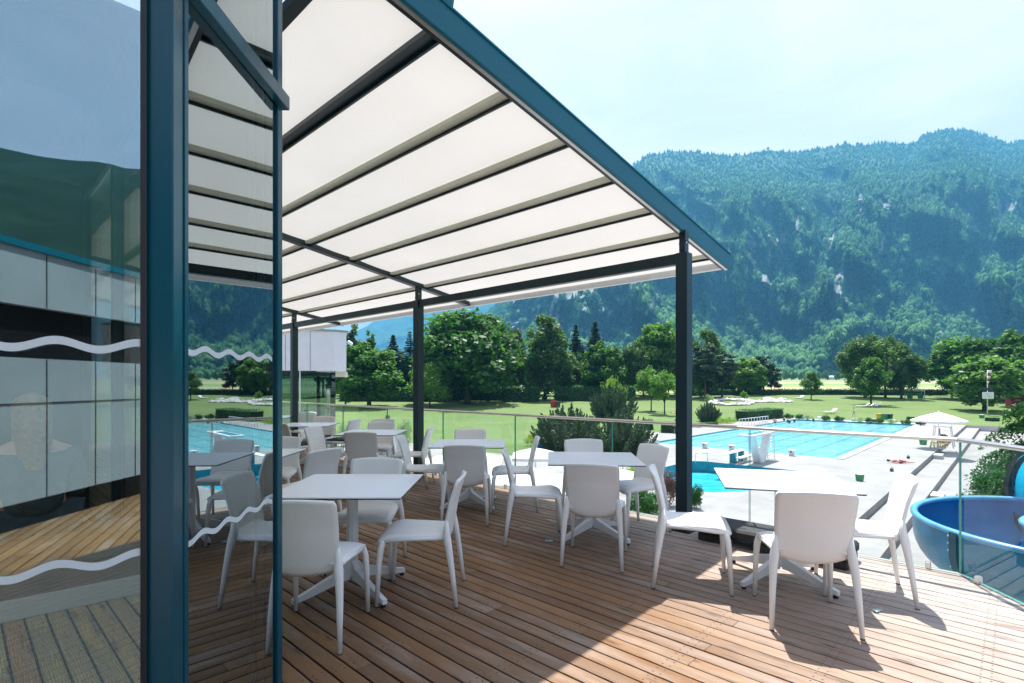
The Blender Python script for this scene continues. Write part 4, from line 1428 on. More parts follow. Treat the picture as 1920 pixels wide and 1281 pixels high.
plant('flower_bed', 'yellow flower bed under the yellow sign', 'flowers', 'flowerbush', 1000, 836, 818, 22)
plant('flower_bed', 'yellow and orange flower bed right of the upright juniper', 'flowers', 'flowerbush', 1362, 795, 783, 20)
plant('shrub', 'pale shrub low in front of the ring of white rocks', 'shrub', 'greybush', 1330, 756, 738, 9)
gl = 'low shrubs along the far end of the pool'
for i, px in enumerate((1462, 1478, 1500, 1515, 1548, 1572, 1610, 1630, 1650, 1672, 1700, 1725)):
    plant('low_shrub', 'low shrub in the row behind the far starting blocks', 'shrub', 'bush' if i % 3 else 'greybush', px, 785 + .05 * (px - 1462), 774 + .05 * (px - 1462), 11, gl)
# cypress-like pot plants below the terrace
for px, lab in ((1183, 'small upright conifer left below the terrace edge'), (1200, 'small upright conifer right beside another below the terrace edge')):
    plant('dwarf_conifer', lab, 'plant', 'spruce2', px, 975, 936, 5, z=GZ)

# hedges: leaf covered blocks
def hedge(name, label, pts, wdt, hgt, mat='leaf_hedge', leaf=.16, dens=55, seed=1):
    rng = np.random.default_rng(seed)
    P, Nn = [], []
    for a, b in zip(pts, pts[1:]):
        a, b = np.array(a, float), np.array(b, float); L = np.linalg.norm(b - a)
        d = (b - a) / L; s = np.array([-d[1], d[0], 0]); s /= np.linalg.norm(s)
        for kind, area in (('top', L * wdt), ('l', L * hgt), ('r', L * hgt), ('e0', wdt * hgt), ('e1', wdt * hgt)):
            n = max(6, int(area * dens)); u, v = rng.uniform(0, 1, n), rng.uniform(0, 1, n)
            if kind == 'top': p = a + d * (u * L)[:, None] + s * ((v - .5) * wdt)[:, None]; p[:, 2] += hgt; nn = np.array([0, 0, 1.])
            elif kind in 'lr': sg = 1 if kind == 'l' else -1; p = a + d * (u * L)[:, None] + s * sg * wdt / 2; p[:, 2] += v * hgt; nn = s * sg
            else: e = a if kind == 'e0' else b; p = e + s * ((u - .5) * wdt)[:, None]; p[:, 2] += v * hgt; nn = d * (-1 if kind == 'e0' else 1)
            lump = .10 * hgt * np.sin(p[:, 0] * 2.1 / wdt + p[:, 1] * 1.7 / wdt) * np.cos(p[:, 1] * 1.3 / wdt + 3 * p[:, 2] / hgt)
            p = p + nn * (lump[:, None] + rng.normal(size=(n, 1)) * .05 * min(hgt, 2))
            P.append(p); Nn.append(np.tile(nn, (n, 1)) * .9 + rng.normal(size=(n, 3)) * .5 + np.array([0, 0, .2]))
    P = np.concatenate(P); V, Fq = leaves(P, np.concatenate(Nn), np.full(len(P), leaf), rng)
    e = thing(name, label, 'hedge', tuple(pts[0]))
    o = np_obj('foliage', V, Fq, M[mat], attr={'rnd': ('FACE', rng.uniform(0, 1, len(P)))}, parent=e); inpar(o, e)
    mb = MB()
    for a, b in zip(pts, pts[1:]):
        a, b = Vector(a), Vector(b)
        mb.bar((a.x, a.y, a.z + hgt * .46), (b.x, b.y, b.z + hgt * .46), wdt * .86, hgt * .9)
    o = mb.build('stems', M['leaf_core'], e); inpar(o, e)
    return e
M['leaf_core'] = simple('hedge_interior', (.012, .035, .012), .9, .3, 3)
hedge('box_hedge', 'square trimmed hedge left of the outer awning post at the pool corner', [tuple(at(1241, 811)), tuple(at(1271, 812))], 2.0, 1.25, seed=2)
hedge('box_hedge', 'dark hedge end between juniper and square trimmed hedge', [tuple(at(1208, 806)), tuple(at(1222, 806))], 1.6, 1.4, seed=3)
hedge('hedge', 'trimmed rising hedge beside the ramp railing at the pool side', [tuple(at(1390, 790)), tuple(at(1458, 784))], 2.2, 1.75, seed=4)
hedge('hedge', 'low hedge right of the outer awning post at the pool edge', [tuple(at(1304, 802)), tuple(at(1340, 798))], 1.2, .5, seed=5)
hedge('hedge', 'long dark hedge between the park lawn and the fields', [tuple(at(1290, 742.5)), tuple(at(1500, 741.5)), tuple(at(1660, 741)), tuple(at(1880, 742))], 2.2, 1.7, leaf=.35, dens=14, seed=6)
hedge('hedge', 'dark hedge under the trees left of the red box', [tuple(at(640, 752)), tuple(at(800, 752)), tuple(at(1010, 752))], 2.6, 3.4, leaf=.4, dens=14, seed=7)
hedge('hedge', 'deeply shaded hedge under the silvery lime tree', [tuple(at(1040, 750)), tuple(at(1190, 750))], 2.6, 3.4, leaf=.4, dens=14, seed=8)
hedge('hedge', 'dark low hedge at the far right corner of the big pool', [tuple(at(1702, 789)), tuple(at(1778, 793))], 1.0, .7, seed=9)
hedge('hedge', 'short low hedge at the end of the seat steps below the clock', [tuple(at(1852, 790)), tuple(at(1869, 790))], 1.2, .6, seed=10)

# weeping conifers at the right edge
def weeping(name, label, loc, Hh, R, nb, seed, lean=(0, 0)):
    rng = np.random.default_rng(seed)
    P, Nn = [], []
    mb = MB()
    mb.tube([(0, 0, 0), (lean[0] * .2, lean[1] * .2, Hh * .5), (lean[0] * .5, lean[1] * .5, Hh * .97)], [.16, .11, .02], 7)
    for b in range(nb):
        a = rng.uniform(0, 2 * math.pi); q = rng.uniform(.30, 1); z0 = Hh * q
        rb = R * (1.08 - q * .75) * rng.uniform(.75, 1.1)
        n = 14
        br = []
        for i in range(n + 1):
            s = i / n
            br.append(Vector((math.cos(a) * rb * s, math.sin(a) * rb * s, z0 + .35 * rb * s - .62 * rb * s * s)))
        mb.tube(br, [.035 * (1 - .85 * i / n) for i in range(n + 1)], 4)
        for i in range(2, n + 1):
            for k in range(5):
                p0 = br[i] + Vector(rng.normal(size=3) * .05)
                ln = rng.uniform(.15, .75) * (.5 + .6 * i / n)
                m = 9; t = np.linspace(0, 1, m)
                dx, dy = rng.normal() * .22, rng.normal() * .22
                x = p0.x + dx * t + math.cos(a) * .12 * t; y = p0.y + dy * t + math.sin(a) * .12 * t; z = p0.z - ln * t ** 1.2
                P.append(np.stack([x, y, z], 1) + rng.normal(size=(m, 3)) * .035)
                Nn.append(rng.normal(size=(m, 3)) + np.array([0, 0, .3]))
    P = np.concatenate(P)
    V, Fq = leaves(P, np.concatenate(Nn), np.full(len(P), .16), rng, .35)
    e = thing(name, label, 'tree', loc)
    np_obj('crown', V, Fq, M['leaf_hedge'], attr={'rnd': ('FACE', rng.uniform(0, 1, len(P)))}, parent=e)
    mb.build('trunk', M['trunk'], e)
    return e
weeping('weeping_larch', 'weeping larch with hanging twigs above the handrail at the right edge', (20.9, 20.2, GZ - .8), 6.6, 4.0, 60, 41)
weeping('weeping_larch', 'small weeping larch peeping up behind the blue slide', (16.9, 18.6, GZ - .8), 3.9, 2.0, 30, 42)

# =============================================================== POOL THINGS
RZG = math.atan2(G[1], G[0])
def block_proto():
    t = thing('starting_block', 'x', 'starting block')
    mb = MB()
    prof = [(.19, .22, 0), (.22, .24, .15), (.30, .30, .42), (.36, .34, .62)]
    vs = []
    for hx, hy, z in prof: vs += [(-hx, -hy, z), (hx, -hy, z), (hx, hy, z), (-hx, hy, z)]
    fs = [(3, 2, 1, 0), (12, 13, 14, 15)]
    for k in range(3):
        for i in range(4):
            j = (i + 1) % 4; fs.append((k * 4 + i, k * 4 + j, k * 4 + 4 + j, k * 4 + 4 + i))
    mb.add(vs, fs); mb.build('base', M['white_paint'], t)
    mb = MB(); mb.box((.03, 0, .66), (.84, .72, .08), 0, 0, .015); mb.build('platform', M['white_panel'], t)
    mb = MB(); mb.tube([(.40, -.22, .50), (.47, -.22, .50), (.47, .22, .50), (.40, .22, .50)], .016, 6); mb.build('grip', M['steel'], t)
    mb = MB(); mb.box((-.352, 0, .50), (.012, .16, .20), 0, 0, .002); mb.build('number_plate', M['dark_bin'], t)
    return t
bp = block_proto()
spots = []
near_l = ['at the near pool edge, nearest the junipers', 'at the near pool edge, hidden next to the outer post', 'at the near pool edge, right of the outer post', 'at the near pool edge behind the diving board', 'at the near pool edge seen behind the platform ladder', 'at the near pool edge, rightmost of that row']
far_l = ['at the far pool edge, leftmost of that row', 'at the far pool edge, second from the left', 'at the far pool edge, third from the left', 'at the far pool edge in front of the yellow bin', 'at the far pool edge in front of the two dark bins', 'at the far pool edge, nearest the parasol']
for k in range(6):
    spots.append((POOL[0] - .75, 26.6 - 2.55 * k, 0, near_l[k])); spots.append((POOL[1] + .75, 26.4 - 2.55 * k, math.pi, far_l[k]))
for i, (g, w, r_, lab) in enumerate(spots):
    o = bp if i == 0 else copy_tree(bp)
    o.location = gw(g, w, GZ + (.03 if r_ == 0 else .115)); o.rotation_euler = (0, 0, RZG + r_); o.scale = (.74,) * 3
    tag(o, 'white starting block ' + lab, 'starting block', 'starting blocks of the big pool')

# V shaped diving platform
p0 = at(1424, 867.5, GZ); dg_, dw_ = p0.x * G[0] + p0.y * G[1], p0.x * W[0] + p0.y * W[1]
t = thing('diving_platform', 'white V shaped concrete diving platform with ladder by the plunge pool', 'diving platform', p0, RZG)
mb = MB()
for s in (-1, 1):
    vs = []
    for z, x, hx, hy in ((0, s * .26, .24, .30), (.5, s * .55, .22, .28), (1.4, s * 1.25, .20, .26), (2.22, s * 1.85, .22, .26)):
        vs += [(x - hx, -hy, z), (x + hx, -hy, z), (x + hx, hy, z), (x - hx, hy, z)]
    fs = [(3, 2, 1, 0), (12, 13, 14, 15)]
    for k in range(3):
        for i in range(4):
            j = (i + 1) % 4; fs.append((k * 4 + i, k * 4 + j, k * 4 + 4 + j, k * 4 + 4 + i))
    mb.add(vs, fs)
mb.build('support', M['white_paint'], t)
mb = MB(); mb.box((-.2, 0, 2.30), (5.6, 1.1, .16), 0, 0, .02); mb.build('platform', M['white_paint'], t)
mb = MB()
mb.box((-.8, 0, 2.40), (3.6, .62, .04), 0); mb.build('springboard', M['tile'], t)
mb = MB()
for s in (-1, 1):
    mb.tube([(2.75, s * .28, 0), (2.55, s * .28, 2.3), (2.5, s * .28, 3.1), (1.3, s * .45, 3.1), (1.25, s * .45, 2.35)], .022, 6)
for k in range(9): mb.tube([(2.74 - .02 * k, -.28, .25 + .25 * k), (2.74 - .02 * k, .28, .25 + .25 * k)], .016, 5)
mb.build('ladder', M['steel'], t)
# low diving board
pa, pb = gw(38.9, 16.3, GZ + .92), gw(44.3, 15.75, GZ + .80)
t = thing('diving_board', 'low white diving board reaching over the plunge pool', 'diving board', gw(41.6, 16.0, GZ + .03), RZG)
mb = MB(); mb.box((0, 0, .85), (5.2, .55, .06), 0, 0, .01); mb.build('board', M['white_paint'], t)
mb = MB(); mb.box((.5, 0, .42), (.34, .44, .84), 0, 0, .02); mb.box((2.2, 0, .38), (.3, .4, .76), 0, 0, .02); mb.build('pedestal', M['tile'], t)
mb = MB(); mb.box((1.4, -.62, .45), (2.9, .40, .10), 0, 0, .01); mb.box((1.4, -.62, .2), (.2, .3, .4), 0); mb.build('side_step', M['white_paint'], t)
mb = MB(); mb.tube([(0, 0, 0), (0, 0, .75), (.9, .25, .75), (.9, .25, 0)], .03, 6)
o = mb.build('pool_handrail', M['steel']); o.location = at(1304, 868, GZ + .03) ; o.rotation_euler = (0, 0, -.3)
tag(o, 'bent steel handrail at the plunge pool edge right of the outer post', 'handrail')

# lifeguard stand, parasol, yellow chairs
lp = at(1768, 839, GZ)
t = thing('lifeguard_stand', 'white lifeguard stand with railed platform under the big white parasol', 'lifeguard stand', lp + Vector((0, 0, .03)), RZG)
mb = MB()
for sx in (-1, 1):
    for sy in (-1, 1): mb.tube([(sx * .95, sy * .85, 0), (sx * .62, sy * .6, 2.0)], .045, 6)
mb.tube([(-.85, -.77, .55), (.85, -.77, .55)], .03, 6); mb.tube([(-.85, .77, .55), (.85, .77, .55)], .03, 6)
mb.build('frame', M['white_metal'], t)
mb = MB(); mb.box((0, 0, 2.05), (1.5, 1.4, .08), 0, 0, .01); mb.build('platform', M['white_metal'], t)
mb = MB()
for z in (2.35, 2.62, 2.85): mb.tube([(-.7, -.66, z), (.7, -.66, z), (.7, .66, z), (-.7, .66, z), (-.7, -.66, z)], .022, 5)
for k in range(10):
    x = -.7 + 1.4 * k / 9
    for y in (-.66, .66): mb.tube([(x, y, 2.1), (x, y, 2.85)], .014, 4)
mb.build('railing', M['white_metal'], t)
mb = MB(); mb.box((.1, 0, 1.2), (.5, .45, .06)); mb.box((.1, .25, 1.5), (.5, .05, .6)); mb.build('seat', M['dark_bin'], t)
mb = MB()
for k in range(7): mb.box((1.15 - .05 * k, -.2, .25 + .27 * k), (.06, .6, .035))
mb.build('steps', M['white_metal'], t)

def parasol(label, loc, r_, hgt, rise, n, rotz, mat='parasol_cloth', group=None, pole=.05):
    t = thing('parasol', label, 'parasol', loc, rotz, group)
    mb = MB(); vs = [(0, 0, hgt)]; fs = []
    rings = 6
    for k in range(1, rings + 1):
        q = k / rings
        for i in range(n):
            a0, a1 = 2 * math.pi * i / n, 2 * math.pi * (i + 1) / n
            for s in range(4):
                u = s / 4
                x = (math.cos(a0) * (1 - u) + math.cos(a1) * u) * r_ * q; y = (math.sin(a0) * (1 - u) + math.sin(a1) * u) * r_ * q
                vs.append((x, y, hgt - rise * q - .05 * rise * math.sin(math.pi * u) * q + .06 * rise * math.sin(math.pi * q)))
    m = n * 4
    for i in range(m): fs.append((0, 1 + i, 1 + (i + 1) % m))
    for k in range(rings - 1):
        for i in range(m):
            j = (i + 1) % m; a = 1 + k * m
            fs.append((a + i, a + m + i, a + m + j, a + j))
    b = 1 + (rings - 1) * m; vl = len(vs)
    for i in range(m): x, y, z = vs[b + i]; vs.append((x, y, z - .14))
    for i in range(m): j = (i + 1) % m; fs.append((b + i, vl + i, vl + j, b + j))
    mb.add(vs, fs, 0, False); mb.build('canopy', M[mat], t)
    mb = MB(); mb.tube([(0, 0, 0), (0, 0, hgt + .06)], pole, 8); mb.tube([(0, 0, hgt + .04), (0, 0, hgt + .14)], [pole * 1.3, pole * .4], 8); mb.build('pole', M['white_metal'], t)
    mb = MB()
    for i in range(n):
        a = 2 * math.pi * i / n
        mb.tube([(0, 0, hgt - .05), (math.cos(a) * r_ * .98, math.sin(a) * r_ * .98, hgt - rise - .03)], .018, 4)
    mb.build('ribs', M['alu'], t)
    mb = MB(); mb.box((0, 0, .05), (.8, .8, .1), 0, 0, .02); mb.build('base', M['concrete'], t)
    return t
parasol('big pale eight sided parasol above the lifeguard stand', at(1760, 842, GZ) + Vector((0, 0, .03)), 2.2, 3.5, .80, 8, .2)
gp = 'square white parasols in the yard below the terrace'
for (px, py, r_, lab) in ((1004, 851, 1.75, 'square white parasol roof in front of the junipers, its tip near the flower bed'),
                          (872, 862, 2.6, 'square white parasol roof filling the space behind the lawn table'),
                          (962, 890, 2.5, 'square white parasol roof between the two tables left of the outer post'),
                          (1142, 893, 2.1, 'square white parasol roof in front of the low yellow green shrub'),
                          (1052, 905, 2.3, 'square white parasol roof seen under the table left of the outer post'),
                          (745, 868, 2.4, 'square white parasol roof seen left of the middle awning post')):
    p = at(px, py, GZ + 2.45); p.z = GZ + .03
    parasol(lab, p, r_, 2.75, .42, 4, .55 + .1 * (px % 3), group=gp)
# folded parasols standing just outside the railing
for px, topy, lab in ((574, 774, 'folded white parasol outside the railing near the far awning post'), (727, 786, 'folded white parasol outside the railing left of the middle awning post')):
    k = (px - CX) / F; Yd = 12.6 if px < 600 else 9.95
    t = thing('folded_parasol', lab, 'parasol', (k * Yd, Yd, GZ + .03), 0, 'folded parasols outside the railing')
    zt_ = H - (topy - HY) * Yd / F - GZ - .03
    mb = MB()
    def fold(u, v):
        a = 2 * math.pi * u
        r_ = (.055 + .20 * min(1, v * 3.5) ** .8 - .03 * v) * (1 + .16 * math.cos(8 * a)) 
        return (math.cos(a) * r_, math.sin(a) * r_, zt_ - 2.2 * v)
    mb.grid(fold, 48, 10); mb.build('canopy', M['parasol_cloth'], t)
    mb = MB(); mb.tube([(0, 0, 0), (0, 0, zt_ + .07)], .04, 8); mb.build('pole', M['paint_dark'], t)
# yellow chairs by the stand
def yellow_chair():
    t = thing('garden_chair', 'x', 'chair')
    mb = MB(); mb.box((0, 0, .42), (.48, .46, .04), 0, 0, .01); mb.build('seat', M['yellow'], t)
    mb = MB(); mb.grid(lambda u, v: ((u - .5) * .48, -.22 - .08 * v, .44 + .5 * v), 4, 4, 0, .03)
    mb.build('backrest', M['yellow'], t)
    for sx in (-1, 1):
        for sy in (-1, 1):
            mb = MB(); mb.tube([(sx * .21, sy * .2, .42), (sx * .25, sy * .25, 0)], .022, 6); mb.build('leg', M['yellow'], t)
    return t
yc = yellow_chair()
for i, (px, py, r_, lab) in enumerate(((1754, 840, .4, 'yellow plastic chair at the foot of the lifeguard stand, left one'), (1762, 841, 1.2, 'yellow plastic chair at the foot of the lifeguard stand, middle one'), (1768, 839, 2.2, 'yellow plastic chair at the foot of the lifeguard stand, right one'))):
    o = yc if i == 0 else copy_tree(yc)
    o.location = at(px, py, GZ + .03); o.rotation_euler = (0, 0, r_); o.scale = (1.25,) * 3
    tag(o, lab, 'chair', 'yellow chairs by the lifeguard stand')

def bin_(name, label, px, base, w_, h_, mat, lid, z=None, cat='bin'):
    p = at(px, base, z); t = thing(name, label, cat, p, .4)
    mb = MB(); s = w_ / 2
    vs = [(x * s * f, y * s * f, z_) for z_, f in ((0.02, .82), (h_ * .9, 1)) for x, y in ((-1, -1), (1, -1), (1, 1), (-1, 1))]
    mb.add(vs, [(3, 2, 1, 0), (4, 5, 6, 7), (0, 1, 5, 4), (1, 2, 6, 5), (2, 3, 7, 6), (3, 0, 4, 7)]); mb.build('body', M[mat], t)
    mb = MB(); mb.box((0, 0, h_ * .95), (w_ * 1.08, w_ * 1.08, h_ * .1), 0, 0, .02); mb.build('lid', M[lid], t)
    return t
bin_('litter_bin', 'green litter bin on the pale paving behind the sunlit corner table', 1612, 902, .36, .46, 'green_bin', 'white_metal', GZ + .03)
bin_('litter_bin', 'small green litter bin on the paving left of the lifeguard stand', 1731, 834, .5, .55, 'green_bin', 'white_metal', GZ + .03)
bin_('litter_bin', 'yellow bin behind the far starting blocks', 1649, 786, .7, .95, 'yellow', 'yellow')
bin_('litter_bin', 'green bin with black lid right of the yellow one', 1659, 787, .7, .95, 'green_bin', 'dark_bin')
bin_('litter_bin', 'black bin right of the green and yellow ones', 1668, 787, .7, .95, 'dark_bin', 'dark_bin')
bin_('litter_bin', 'dark green wheeled bin at the left side of the football goal', 1706, 747, 1.0, 1.25, 'green_bin', 'dark_bin')
bin_('litter_bin', 'dark green wheeled bin at the right side of the football goal', 1726, 747.5, 1.0, 1.25, 'green_bin', 'dark_bin')
bin_('litter_bin', 'red bin on the lawn left of the tall juniper', 1038, 764, 1.1, 1.4, 'red', 'red')
bin_('litter_bin', 'black bin directly right of the red one', 1045, 764, 1.0, 1.3, 'dark_bin', 'dark_bin')
bin_('litter_bin', 'small dark bin at the top of the seat steps', 1841, 785, .6, .7, 'green_bin', 'white_metal')

# football goal
p = at(1715, 748); s_ = p.y / F
t = thing('football_goal', 'white football goal with green net in front of the long hedge', 'goal', p, -.12)
mb = MB(); hw, hh, dp = 17 * s_, 15 * s_, 1.8
mb.tube([(-hw, 0, 0), (-hw, 0, hh), (hw, 0, hh), (hw, 0, 0)], .09, 6); mb.tube([(-hw, dp, 0), (-hw, dp * .55, hh), (hw, dp * .55, hh), (hw, dp, 0)], .05, 5)
mb.tube([(-hw, 0, hh), (-hw, dp * .55, hh)], .05, 5); mb.tube([(hw, 0, hh), (hw, dp * .55, hh)], .05, 5); mb.build('frame', M['white_metal'], t)
mb = MB()
for k in range(17): x = -hw + 2 * hw * k / 16; mb.tube([(x, dp, 0), (x, dp * .55, hh)], .018, 3)
for k in range(8): z = hh * k / 7; y = dp - dp * .45 * k / 7; mb.tube([(-hw, y, z), (hw, y, z)], .018, 3)
mb.build('net', M['green_bin'], t)

# clock on a pole with wind sock
p = at(1851.5, 779)
s_ = p.y / F
t = thing('clock_pole', 'square white clock on a tall pole with a red and white wind sock', 'clock', p, -.35)
hp = 84 * s_
mb = MB(); mb.tube([(0, 0, 0), (0, 0, hp)], [.09, .06], 8); mb.build('pole', M['white_metal'], t)
mb = MB(); cz = 37 * s_; cw = 17.5 * s_; chh = 13 * s_
mb.box((0, -.22, cz), (cw, .28, chh), 0, 0, .12); ck = mb.build('clock_box', M['clock_face'], t)
mb = MB()
for k in range(12):
    a = k * math.pi / 6; r_ = chh * .40
    mb.box((math.sin(a) * r_, -.365, cz + math.cos(a) * r_), (.05, .012, .05))
mb.bar((0, -.372, cz), (-.20 * chh, -.372, cz + .30 * chh), .01, .07, up=(0, 1, 0)); mb.bar((0, -.372, cz), (.30 * chh, -.372, cz - .26 * chh), .01, .05, up=(0, 1, 0))
mb.build('hands', M['black'], ck)
mb = MB(); mb.box((0, -.1, 49.5 * s_), (cw * .92, .16, 4.5 * s_), 0, 0, .02); mb.build('sign_board', M['dark_bin'], t)
mb = MB()
zs = [hp, hp - 5 * s_, hp - 10 * s_, hp - 15 * s_, hp - 20 * s_, hp - 24 * s_]
for k in range(5):
    mb.tube([(.30 - .05 * k, 0, zs[k]), (.26 - .05 * k, 0, zs[k + 1])], [.34 - .04 * k, .31 - .04 * k], 8, k % 2)
mb.build('wind_sock', [M['white_paint'], M['red']], t)

# beach volleyball court
sheet('sand', [tuple(at(1416, 741.5).xy), tuple(at(1662, 741.5).xy), tuple(at(1655, 736).xy), tuple(at(1432, 736).xy)], [], ground_z(0, 165) + .75, M['sand'])
bpy.data.objects['sand'].location.z = 0
for px, mat, lab in ((1456, 'orange', 'orange ball game frame at the sand court'), (1553.5, 'yellow', 'yellow ball game frame at the sand court')):
    p = at(px, 737.5); s_ = p.y / F; t = thing('game_frame', lab, 'game frame', p, 0)
    mb = MB(); hw = (4.2 if mat == 'orange' else 2.4) * s_
    for s in (-1, 1): mb.tube([(s * hw, 0, 0), (s * hw, 0, 11 * s_)], .16, 6)
    mb.build('post', M[mat], t)
    mb = MB(); mb.tube([(-hw, 0, 6 * s_), (hw, 0, 6 * s_)], .10, 6)
    if mat == 'orange': mb.tube([(-hw, 0, 10.6 * s_), (hw, 0, 10.6 * s_)], .12, 6)
    mb.build('crossbar', M[mat], t)

# sun loungers under the young maple
def lounger():
    t = thing('sun_lounger', 'x', 'lounger')
    mb = MB(); mb.box((0, .3, .32), (.7, 1.4, .08), 0, 0, .02); mb.grid(lambda u, v: ((u - .5) * .7, -.4 - .55 * v, .33 + .4 * v), 3, 3, 0, .06); mb.build('bed', M['white_paint'], t)
    mb = MB()
    for sx in (-.3, .3):
        for sy in (-.4, .9): mb.tube([(sx, sy, .3), (sx, sy, 0)], .03, 5)
    mb.build('legs', M['white_metal'], t)
    return t
lg = lounger()
for i, (px, lab) in enumerate(((1618, 'white sun lounger under the round young maple, left one'), (1628.5, 'white sun lounger under the round young maple, middle one'), (1638.5, 'white sun lounger under the round young maple, right one'), (1557, 'white sun lounger alone on the lawn left of the walker'), (1499, 'white sun lounger on the lawn before the lone small tree'))):
    o = lg if i == 0 else copy_tree(lg)
    o.location = at(px, 764.5 if px > 1600 else 776 if px > 1520 else 749); o.rotation_euler = (0, 0, 1.2 + .2 * i); o.scale = (1.35,) * 3
    tag(o, lab, 'lounger', 'white sun loungers on the lawn')

# ring of white rocks
def rock(seed):
    rng = np.random.default_rng(seed); mb = MB()
    prof = [(.25, 0), (.55, .12), (.6, .3), (.42, .5), (.12, .6)]
    mb.lathe(prof, n=9)
    mb.v = [tuple(np.array(v) * (1 + rng.normal(size=3) * .13)) for v in mb.v]
    mb.s = [False] * len(mb.s)
    o = mb.build('rock', M['stone']); return o
r0_ = [rock(s) for s in (1, 2, 3)]
rp = random.Random(5); nrock = 0
def put_rock(px, py, sc_):
    global nrock
    src = r0_[nrock % 3]; o = src if nrock < 3 else src.copy()
    if nrock >= 3: COL.objects.link(o)
    nrock += 1
    o.location = at(px, py); o.rotation_euler = (0, 0, rp.uniform(0, 6)); o.scale = (sc_ * rp.uniform(.8, 1.4), sc_ * rp.uniform(.8, 1.3), sc_ * rp.uniform(.6, 1.1))
    tag(o, 'white rock in the long ring of rocks on the lawn', 'rock', 'ring of white rocks on the lawn')
for k in range(46):
    a = 2 * math.pi * k / 46
    put_rock(1372 + 38 * math.cos(a) + rp.uniform(-1, 1), 756.2 - 4.6 * math.sin(a) + rp.uniform(-.3, .3), 1.25)
for k in range(34):
    q = k / 33
    put_rock(1410 + 72 * q, 756 - .8 * math.sin(q * 3) + rp.uniform(-.5, .5), 1.1)
for k in range(26):
    put_rock(1452 + rp.uniform(-17, 17), 753 + rp.uniform(-2.4, 2.2), 1.35)

# ramp railing on the far pool side
a, b = at(1386, 800, GZ + .03), at(1440, 793, GZ + .03)
t = thing('ramp_railing', 'white barred railing along the far left pool side', 'railing', a)
mb = MB(); d = b - a
for z in (.35, 1.05): mb.tube([a + Vector((0, 0, z)) - a, d + Vector((0, 0, z))], .04, 5)
mb.build('rail', M['white_metal'], t)
for k in range(11):
    mb = MB(); q = d * (k / 10); mb.tube([q, q + Vector((0, 0, 1.05))], .035, 5); mb.build('post', M['white_metal'], t)

# red hut at the right edge
p = at(1908, 763); s_ = p.y / F
t = thing('hut', 'dark red wooden hut under the trees at the right edge', 'hut', p, -.3)
mb = MB(); mb.box((0, 0, 8.5 * s_), (28 * s_, 20 * s_, 17 * s_)); mb.build('wall', M['red'], t)
mb = MB(); mb.box((0, -1, 18 * s_), (33 * s_, 25 * s_, 1.6 * s_)); mb.build('roof', M['red'], t)
mb = MB(); mb.box((-4 * s_, -10.1 * s_, 13 * s_), (12 * s_, .1, 1.6 * s_)); mb.build('white_strip', M['white_paint'], t)

# yellow sign over the flower bed
p = at(995, 830); t = thing('sign', 'small yellow sign board above the flower bed', 'sign', p, .2)
mb = MB(); mb.box((0, 0, .62), (.62, .04, .40), 0, 0, .01); mb.build('board', M['yellow'], t)
mb = MB(); mb.tube([(-.2, .03, 0), (-.2, .03, .6)], .02, 5); mb.tube([(.2, .03, 0), (.2, .03, .6)], .02, 5); mb.build('posts', M['white_metal'], t)
mb = MB(); mb.box((0, 0, .32), (.9, .6, .5), 0, 0, .12); o = mb.build('garden_box', M['blue_cloth']); o.location = at(1012, 842)
tag(o, 'dark blue box at the foot of the wide left juniper', 'box')

# ---------------------------------------------------------- WHITE CLAD VOLUME
Yb = 38.0
xw = lambda px: (px - CX) / F * Yb
zw = lambda py: H - (py - HY) * Yb / F
t = thing('clad_building', 'white panel clad upper storey standing on dark columns over glass walls', 'building', (xw(627), Yb, GZ))
dv = Vector((-.89, -.30, 0)).normalized()           # runs left and slightly towards the viewer
c0 = Vector((xw(627), Yb, 0)); c1 = c0 + dv * 14; c2 = c0 + Vector((.62, .75, 0)); c3 = c1 + Vector((-.3, 4, 0)); c2b = c0 + Vector((-.4, 4, 0))
zb, zt_ = zw(695.5), zw(622)
mb = MB(); mb.prism([(c1.x, c1.y), (c0.x, c0.y), (c2.x, c2.y), (c2b.x, c2b.y), (c3.x, c3.y)], zb, zt_)
inpar(mb.build('cladding', M['white_panel'], t), t)
mb = MB()
nrm = Vector((dv.y, -dv.x, 0))
nrm = nrm if nrm.y < 0 else -nrm
for k in range(1, 9):
    q = c0 + dv * (1.62 * k); mb.box((q.x + nrm.x * .004, q.y + nrm.y * .004, (zb + zt_) / 2), (.022, .012, zt_ - zb), 0, math.atan2(dv.y, dv.x))
inpar(mb.build('panel_joint', M['room_dark'], t), t)
mb = MB(); ex = [c1 + nrm * .06, c0 + nrm * .06 + Vector((.05, 0, 0)), c2 + Vector((.1, 0, 0)), c2b, c3]
mb.prism([(p.x, p.y) for p in ex], zt_ + .002, zt_ + .14); inpar(mb.build('roof_edge', M['alu'], t), t)
mb = MB(); mb.prism([(p.x - .0, p.y + .35) for p in (c1, c0 + Vector((-.6, .1, 0)), c2b, c3)], zb - .40, zb - .003); inpar(mb.build('soffit', M['bar'], t), t)
for px in (616, 588.5):
    mb = MB(); q = Vector((xw(px), Yb + .9, 0)); mb.tube([(q.x, q.y, GZ), (q.x, q.y, zb - .01)], .19 if px > 600 else .13, 12); inpar(mb.build('column', M['paint_dark'], t), t)
for k in range(4):
    a, b = c0 + dv * (2.4 * k) + Vector((0, .2, 0)), c0 + dv * (2.4 * k + 2.36) + Vector((0, .2, 0))
    mb = MB(); mb.bar((a.x, a.y, (GZ + zb) / 2), (b.x, b.y, (GZ + zb) / 2), .03, zb - GZ - .02); inpar(mb.build('glass_wall', M['glass_far'], t), t)
    mb = MB(); mb.box((b.x, b.y - .03, (GZ + zb) / 2), (.06, .08, zb - GZ - .02)); inpar(mb.build('mullion', M['white_metal'], t), t)
